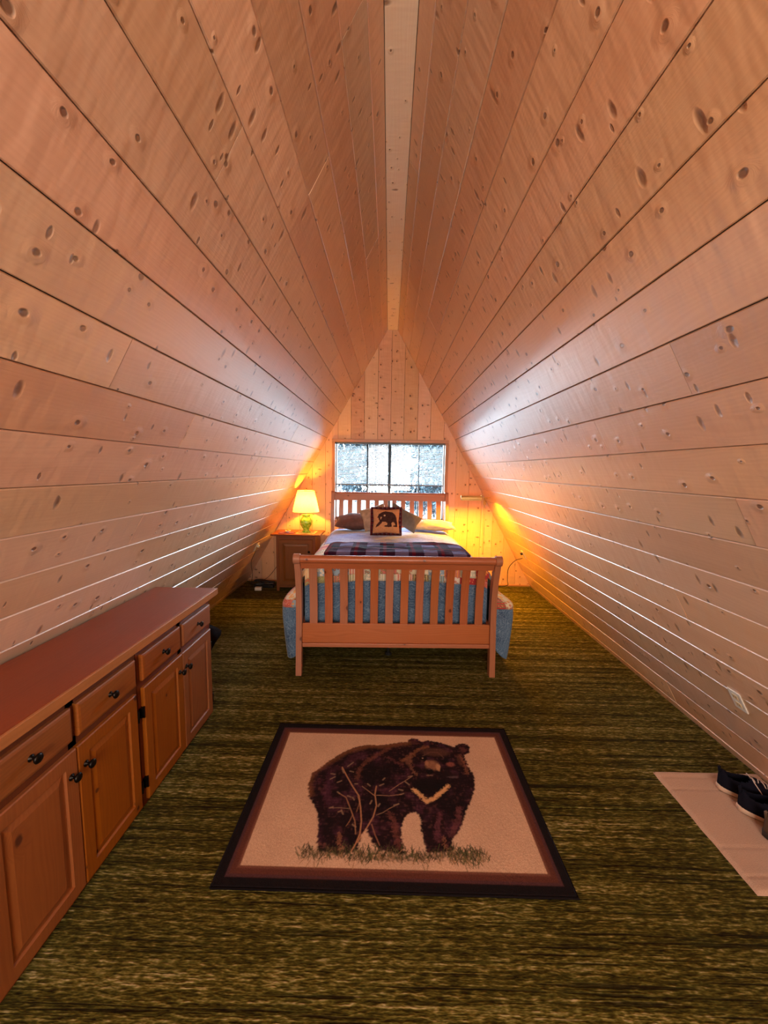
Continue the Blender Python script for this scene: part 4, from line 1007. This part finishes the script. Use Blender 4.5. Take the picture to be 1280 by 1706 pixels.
# darkest body core and chin
for (cx, cy, rx_, ry_, a_) in ((0.44, 0.60, 0.10, 0.13, 0.7), (0.655, 0.50, 0.09, 0.08, 0.9), (0.70, 0.40, 0.07, 0.09, 0.6), (0.31, 0.55, 0.06, 0.10, 0.5), (0.47, 0.40, 0.08, 0.08, 0.6), (0.29, 0.28, 0.05, 0.07, 0.4)):
    k = np.clip(1 - ((U - cx) / rx_) ** 2 - ((V - cy) / ry_) ** 2, 0, 1); fc = blend(fc, k * a_, C3(14, 5, 10))
k = np.clip(1 - segd(BEAR_RIM, Uj, Vj) / 0.028, 0, 1); fc = blend(fc, k * 0.75, C3(118, 74, 46))
for pl, w_, c_, a_ in BEAR_ST:
    plant = w_ < 0.0058
    d = segd(pl, U, V) if plant else segd(pl, U + jx * 1.5, V + jy * 1.5)
    r = w_ * (1.18 if plant else 1.0)
    m_ = (1 - sm(d, r * 0.35, r * (1.0 if plant else 1.15))) * a_
    if not plant: m_ = m_ * (1.15 if w_ < 0.009 else (0.55 + 1.1 * fur))
    fc = blend(fc, np.clip(m_, 0, 1), C3(*c_) * (1.0 if plant else 1.15))
for cu, cv, ru, rv, c_, a_ in BEAR_FACE:
    q_ = np.sqrt(((U + jx * 0.5 - cu) / ru) ** 2 + ((V + jy * 0.5 - cv) / rv) ** 2)
    fc = blend(fc, (1 - sm(q_, 0.55, 1.15)) * a_ * (0.8 + 0.4 * fur), C3(*c_))
k = 1 - sm(segd(BEAR_CREST, Uj, Vj), 0.004, 0.017); fc = blend(fc, k, C3(205, 158, 112))
col = blend(col, soft, fc) if False else col * (1 - soft[..., None]) + fc * soft[..., None]
gz = [(0.24, 0.152), (0.33, 0.150), (0.42, 0.140), (0.50, 0.138), (0.60, 0.146), (0.69, 0.158), (0.755, 0.172)]
col = blend(col, (1 - sm(segd(gz, U + jx * 3, V + jy * 3), 0.004, 0.026)) * (0.25 + 0.75 * n30), C3(58, 52, 32))
# grass tuft strokes along the feet
gr_ = random.Random(5)
for k in range(620):
    x = gr_.uniform(0.215, 0.79); base = 0.150 + 0.012 * math.sin(x * 40) + gr_.uniform(-0.030, 0.022) + (0.012 if x > 0.68 else 0)
    if gr_.random() < 0.3: x = gr_.gauss(0.42, 0.05)
    if gr_.random() < 0.22: x = gr_.uniform(0.66, 0.76)
    L_ = gr_.uniform(0.010, 0.036); dx = gr_.uniform(-0.012, 0.012); dn = gr_.random() < 0.35
    c_ = gr_.choice([(52, 54, 30), (40, 42, 26), (74, 78, 44), (96, 92, 56), (60, 48, 34)]) if not dn else gr_.choice([(120, 96, 66), (86, 82, 54), (150, 116, 84)])
    if dn: L_ = -L_ * 0.8
    i0 = max(0, int((x - 0.02) * NU)); i1 = min(NU, int((x + 0.02) * NU) + 1); j0 = max(0, int((base - 0.05) * NV)); j1 = min(NV, int((base + 0.06) * NV))
    d = segd([(x, base), (x + dx, base + L_)], U[i0:i1, j0:j1], V[i0:i1, j0:j1])
    m_ = (1 - sm(d, 0.0008, 0.0026)) * 0.75
    col[i0:i1, j0:j1] = blend(col[i0:i1, j0:j1], m_, C3(*c_))
for pl, w_, c_, a_ in BEAR_ST:
    if w_ < 0.0058 and min(p[1] for p in pl) < 0.2:
        col = blend(col, (1 - sm(segd(pl), 0.002, 0.004)) * a_, C3(*c_))
col *= (0.90 + 0.20 * fine)[..., None]
Pz = 0.009 * sm(edge, 0.0, 0.006) + 0.0010 * n90
PP = np.stack([(U - 0.5) * WM, (V - 0.5) * HM, Pz], -1)
M['rug'] = attr_mat('woven_rug_pile', 0.95, 0.5, 350)
rug = grid_mesh('rug', PP, None, M['rug'], None, colors=col)
rug.location = ((RUX0 + RUX1) / 2, (RUY0 + RUY1) / 2, 0.0015)
tag(rug, 'cream rug with a black border and a large standing black bear', 'rug')
bm = bmesh.new(); r_ = 0.0045
tube(bm, [(-WM / 2, -HM / 2, r_), (WM / 2, -HM / 2, r_), (WM / 2, HM / 2, r_), (-WM / 2, HM / 2, r_), (-WM / 2, -HM / 2, r_)], r_, 8)
finish(bm, 'binding', M['bag'], rug, smooth=True)

# ================================================================== BATH MAT AND SHOES
P = []; UVs = []
nx, ny = 60, 80
for i in range(nx):
    r = []
    for j in range(ny):
        u = i / (nx - 1); v = j / (ny - 1); x = -0.285 + 0.57 * u - 0.010 * (1 - v) * (1 - u); y = -0.312 + 0.624 * v
        e = min(u * 0.57, (1 - u) * 0.57, v * 0.624, (1 - v) * 0.624)
        z = 0.014 * min(1, e / 0.012) ** 0.5
        for q in (0.93, 0.80, 0.30, 0.10): z -= 0.005 * math.exp(-((v - q) / 0.008) ** 2)
        z += 0.002 * noise.noise(Vector((x * 9, y * 9, 0))); x += 0.004 * noise.noise(Vector((0, y * 14, 3)))
        r.append((x, y, max(0, z)))
    P.append(r)
mat_ = grid_mesh('bath_mat', P, None, M['terry']); mat_.location = (1.782, 1.674, 0.0005); tag(mat_, 'cream cotton mat on the carpet against the right slope', 'mat')

def shoe(name, loc, rz, label, upper, heel, sole, group=None, mirror=1, L=0.30, laces=True):
    r = empty(name, loc, label, 'shoe', group, rz)
    def half(t): return 0.030 + 0.018 * math.sin(PI * min(1, t * 0.9 + 0.02)) + 0.006 * math.sin(PI * t * 2 + 3.6) if 0 < t < 1 else 0.0
    def hw(t): return max(0.0, (1 - abs(2 * t - 1) ** 5.0)) ** 0.5 * half(min(max(t, 0.001), 0.999))
    out = []
    nS = 30
    for k in range(nS + 1): t = k / nS; out.append((t * L, hw(t)))
    full = out + [(x, -w) for x, w in out[-2:0:-1]]
    bm = bmesh.new(); nF = len(full); rings = []
    for z, s in ((0.0, 0.96), (0.004, 1.04), (0.022, 1.06), (0.027, 1.0)):
        rings.append([bm.verts.new((L / 2 + (x - L / 2) * s, y * s * 1.02, z + (0.010 * max(0, (x / L - 0.75) / 0.25) ** 2) + (0.006 if z > 0.01 and x < 0.1 else 0) - (0.006 * math.sin(PI * x / L) if z == 0.022 else 0))) for x, y in full])
    fs = [bm.faces.new(rings[0][::-1]), bm.faces.new(rings[-1])]
    for a, b in zip(rings, rings[1:]):
        for k in range(nF): fs.append(bm.faces.new((a[k], a[(k + 1) % nF], b[(k + 1) % nF], b[k])))
    bmesh.ops.recalc_face_normals(bm, faces=fs)
    finish(bm, 'midsole', sole, r, smooth=True)
    bm = bmesh.new(); A = [bm.verts.new((x, y * 1.0, 0.0)) for x, y in full]; B = [bm.verts.new((x, y * 1.04, 0.004)) for x, y in full]
    bm.faces.new(A[::-1]); bm.faces.new(B)
    for k in range(nF): bm.faces.new((A[k], A[(k + 1) % nF], B[(k + 1) % nF], B[k]))
    bmesh.ops.recalc_face_normals(bm, faces=bm.faces); finish(bm, 'outsole', M['outsole'], r)
    # upper: arch over the sole with an opening
    nv = 24; P = []; msk = []
    for k in range(nS + 1):
        t = k / nS; w = hw(t) * 0.99; top = float(np.interp(t, [0, 0.03, 0.12, 0.35, 0.5, 0.7, 0.88, 1.0], [0.085, 0.108, 0.098, 0.100, 0.098, 0.070, 0.048, 0.022])); rowp = []
        for j in range(nv + 1):
            a = PI * j / nv; cc = math.cos(a); ss = max(0.0, math.sin(a))
            e = 0.55; y = w * (abs(cc) ** 0.75) * (1 if cc > 0 else -1); z = 0.022 + (top - 0.022) * ss ** e
            rowp.append((t * L, y, z))
        P.append(rowp)
    for k in range(nS):
        t = (k + .5) / nS
        for j in range(nv):
            a = (j + .5) / nv; op = ((t - 0.22) / 0.17) ** 2 + ((a - 0.5) / 0.24) ** 2 < 1
            msk.append(not op)
    u_ = grid_mesh('upper', P, None, upper, r, mask=np.array(msk)); solidify(u_, 0.004, -1)
    # heel counter, a little proud of the upper
    P2 = []
    for k in range(9):
        t = 0.002 + k / 8 * 0.22; w = hw(t) * 1.07; P2.append([(t * L - 0.001, s_ * w, 0.026 + q * (0.040 if k < 6 else 0.040 - (k - 5) * 0.009)) for s_, q in ((1, 0), (1, 0.5), (1.0, 1.0))])
    for s_ in (1, -1):
        grid_mesh('heel_counter', [[(p[0], p[1] * s_, p[2]) for p in row] for row in P2], None, heel, r)
    tube_obj('heel_tab', [(0.004, 0, 0.085), (-0.003, 0, 0.120), (0.004, 0, 0.124)], 0.006, upper, r, 8)
    if laces:
        for k in range(5):
            x = 0.125 + k * 0.019; tp = float(np.interp(x / L, [0.35, 0.5, 0.7, 0.88], [0.102, 0.099, 0.072, 0.050])); s_ = 1 if k % 2 else -1
            tube_obj('lace', smooth_path([(x, -0.024 * s_, tp - 0.010), (x + 0.006, -0.010 * s_, tp + 0.003), (x + 0.010, 0.012 * s_, tp + 0.003), (x + 0.016, 0.025 * s_, tp - 0.012)], 4), 0.0024, M['lace'], r, 6)
        tube_obj('lace_bow', smooth_path([(0.125, 0, 0.106), (0.115, 0.03, 0.108), (0.135, 0.045, 0.075), (0.150, 0.040, 0.05), (0.128, 0.005, 0.107), (0.13, -0.03, 0.105), (0.155, -0.05, 0.07), (0.165, -0.055, 0.045)], 5), 0.0022, M['lace'], r, 6)
    return r
shoe('sneaker', (1.756, 1.874, 0.0155), R_(-27), 'navy sneaker with a pale sole on the mat, the one nearer the slope', M['navy'], M['heel'], M['sole'], 'pair of navy sneakers on the mat')
shoe('sneaker', (1.748, 1.746, 0.0155), R_(-27), 'navy sneaker with a pale sole on the mat, the one nearer the brown shoe', M['navy'], M['heel'], M['sole'], 'pair of navy sneakers on the mat', mirror=-1)
shoe('brown_shoe', (1.738, 1.605, 0.0155), R_(-20), 'brown leather shoe at the right edge of the picture on the cream mat', M['brownshoe'], M['brownshoe'], M['outsole'], laces=False, L=0.24)

# ================================================================== OUTSIDE
gd = box('ground_outside', -40, 40, D + 1.5, 60, -3.2, -3.0, plain('grass_ground', (0.008, 0.015, 0.016, 1), 0.95)); gd['kind'] = 'structure'
M['leaf'] = plain('blue_green_foliage', (0.0022, 0.0145, 0.0215, 1), 0.7, var=0.3, bscale=3)
def tree(x, y, h, rad, n, seed, label, ls=1.0):
    r = empty('tree', (x, y, -3.0), label, 'tree', 'trees outside the gable window'); q = random.Random(seed); nr = np.random.RandomState(seed)
    bm = bmesh.new(); tube(bm, smooth_path([(0, 0, 0), (0.06, 0.05, h * .35), (-0.05, 0, h * .7), (0, 0, h * .96)], 4), [0.13 * (1 - k / 13) + 0.02 for k in range(13)], 8)
    ends = []
    for k in range(60):
        z = h * q.uniform(0.2, 0.95); a = q.uniform(0, 2 * PI); l = rad * (1.1 - z / h) * q.uniform(0.7, 1.1) + 0.25
        e = Vector((math.cos(a) * l, math.sin(a) * l, z + l * q.uniform(-0.05, 0.45))); m_ = Vector((math.cos(a) * l * .5, math.sin(a) * l * .5, z + 0.06 * l))
        tube(bm, [(0, 0, z), m_, e], [0.035, 0.02, 0.007], 5); ends.append((Vector((0, 0, z)), m_, e))
    finish(bm, 'trunk', M['bark'], r, smooth=True)
    vs_, fs = [], []
    for k in range(n):
        a_, m_, e = q.choice(ends); t = q.random() ** 0.7; p = (a_.lerp(m_, t * 2) if t < .5 else m_.lerp(e, t * 2 - 1)) + Vector([q.gauss(0, 0.13 * ls) for _ in range(3)])
        d = Vector([q.gauss(0, 1) for _ in range(3)]).normalized(); b = d.cross(Vector((0.3, 0.2, 1))).normalized(); s = q.uniform(0.045, 0.10) * ls; i = len(vs_)
        vs_ += [p - d * s, p + b * s * .45, p + d * s, p - b * s * .45]; fs.append((i, i + 1, i + 2, i + 3))
    me = bpy.data.meshes.new('foliage'); me.from_pydata([tuple(v) for v in vs_], [], fs); f = link('foliage', me, M['leaf'], r); f['kind'] = 'stuff'
    return r
tree(-3.3, 30.5, 12.5, 4.0, 28000, 3, 'leafy tree outside the gable window, behind its left panes', 2.2)
tree(3.0, 23.0, 11.0, 3.6, 28000, 8, 'leafy tree outside the gable window, behind its right hand panes', 2.2)
tree(0.6, 39.0, 15.0, 5.0, 24000, 17, 'most distant tree outside the gable window, behind the middle bar', 2.6)
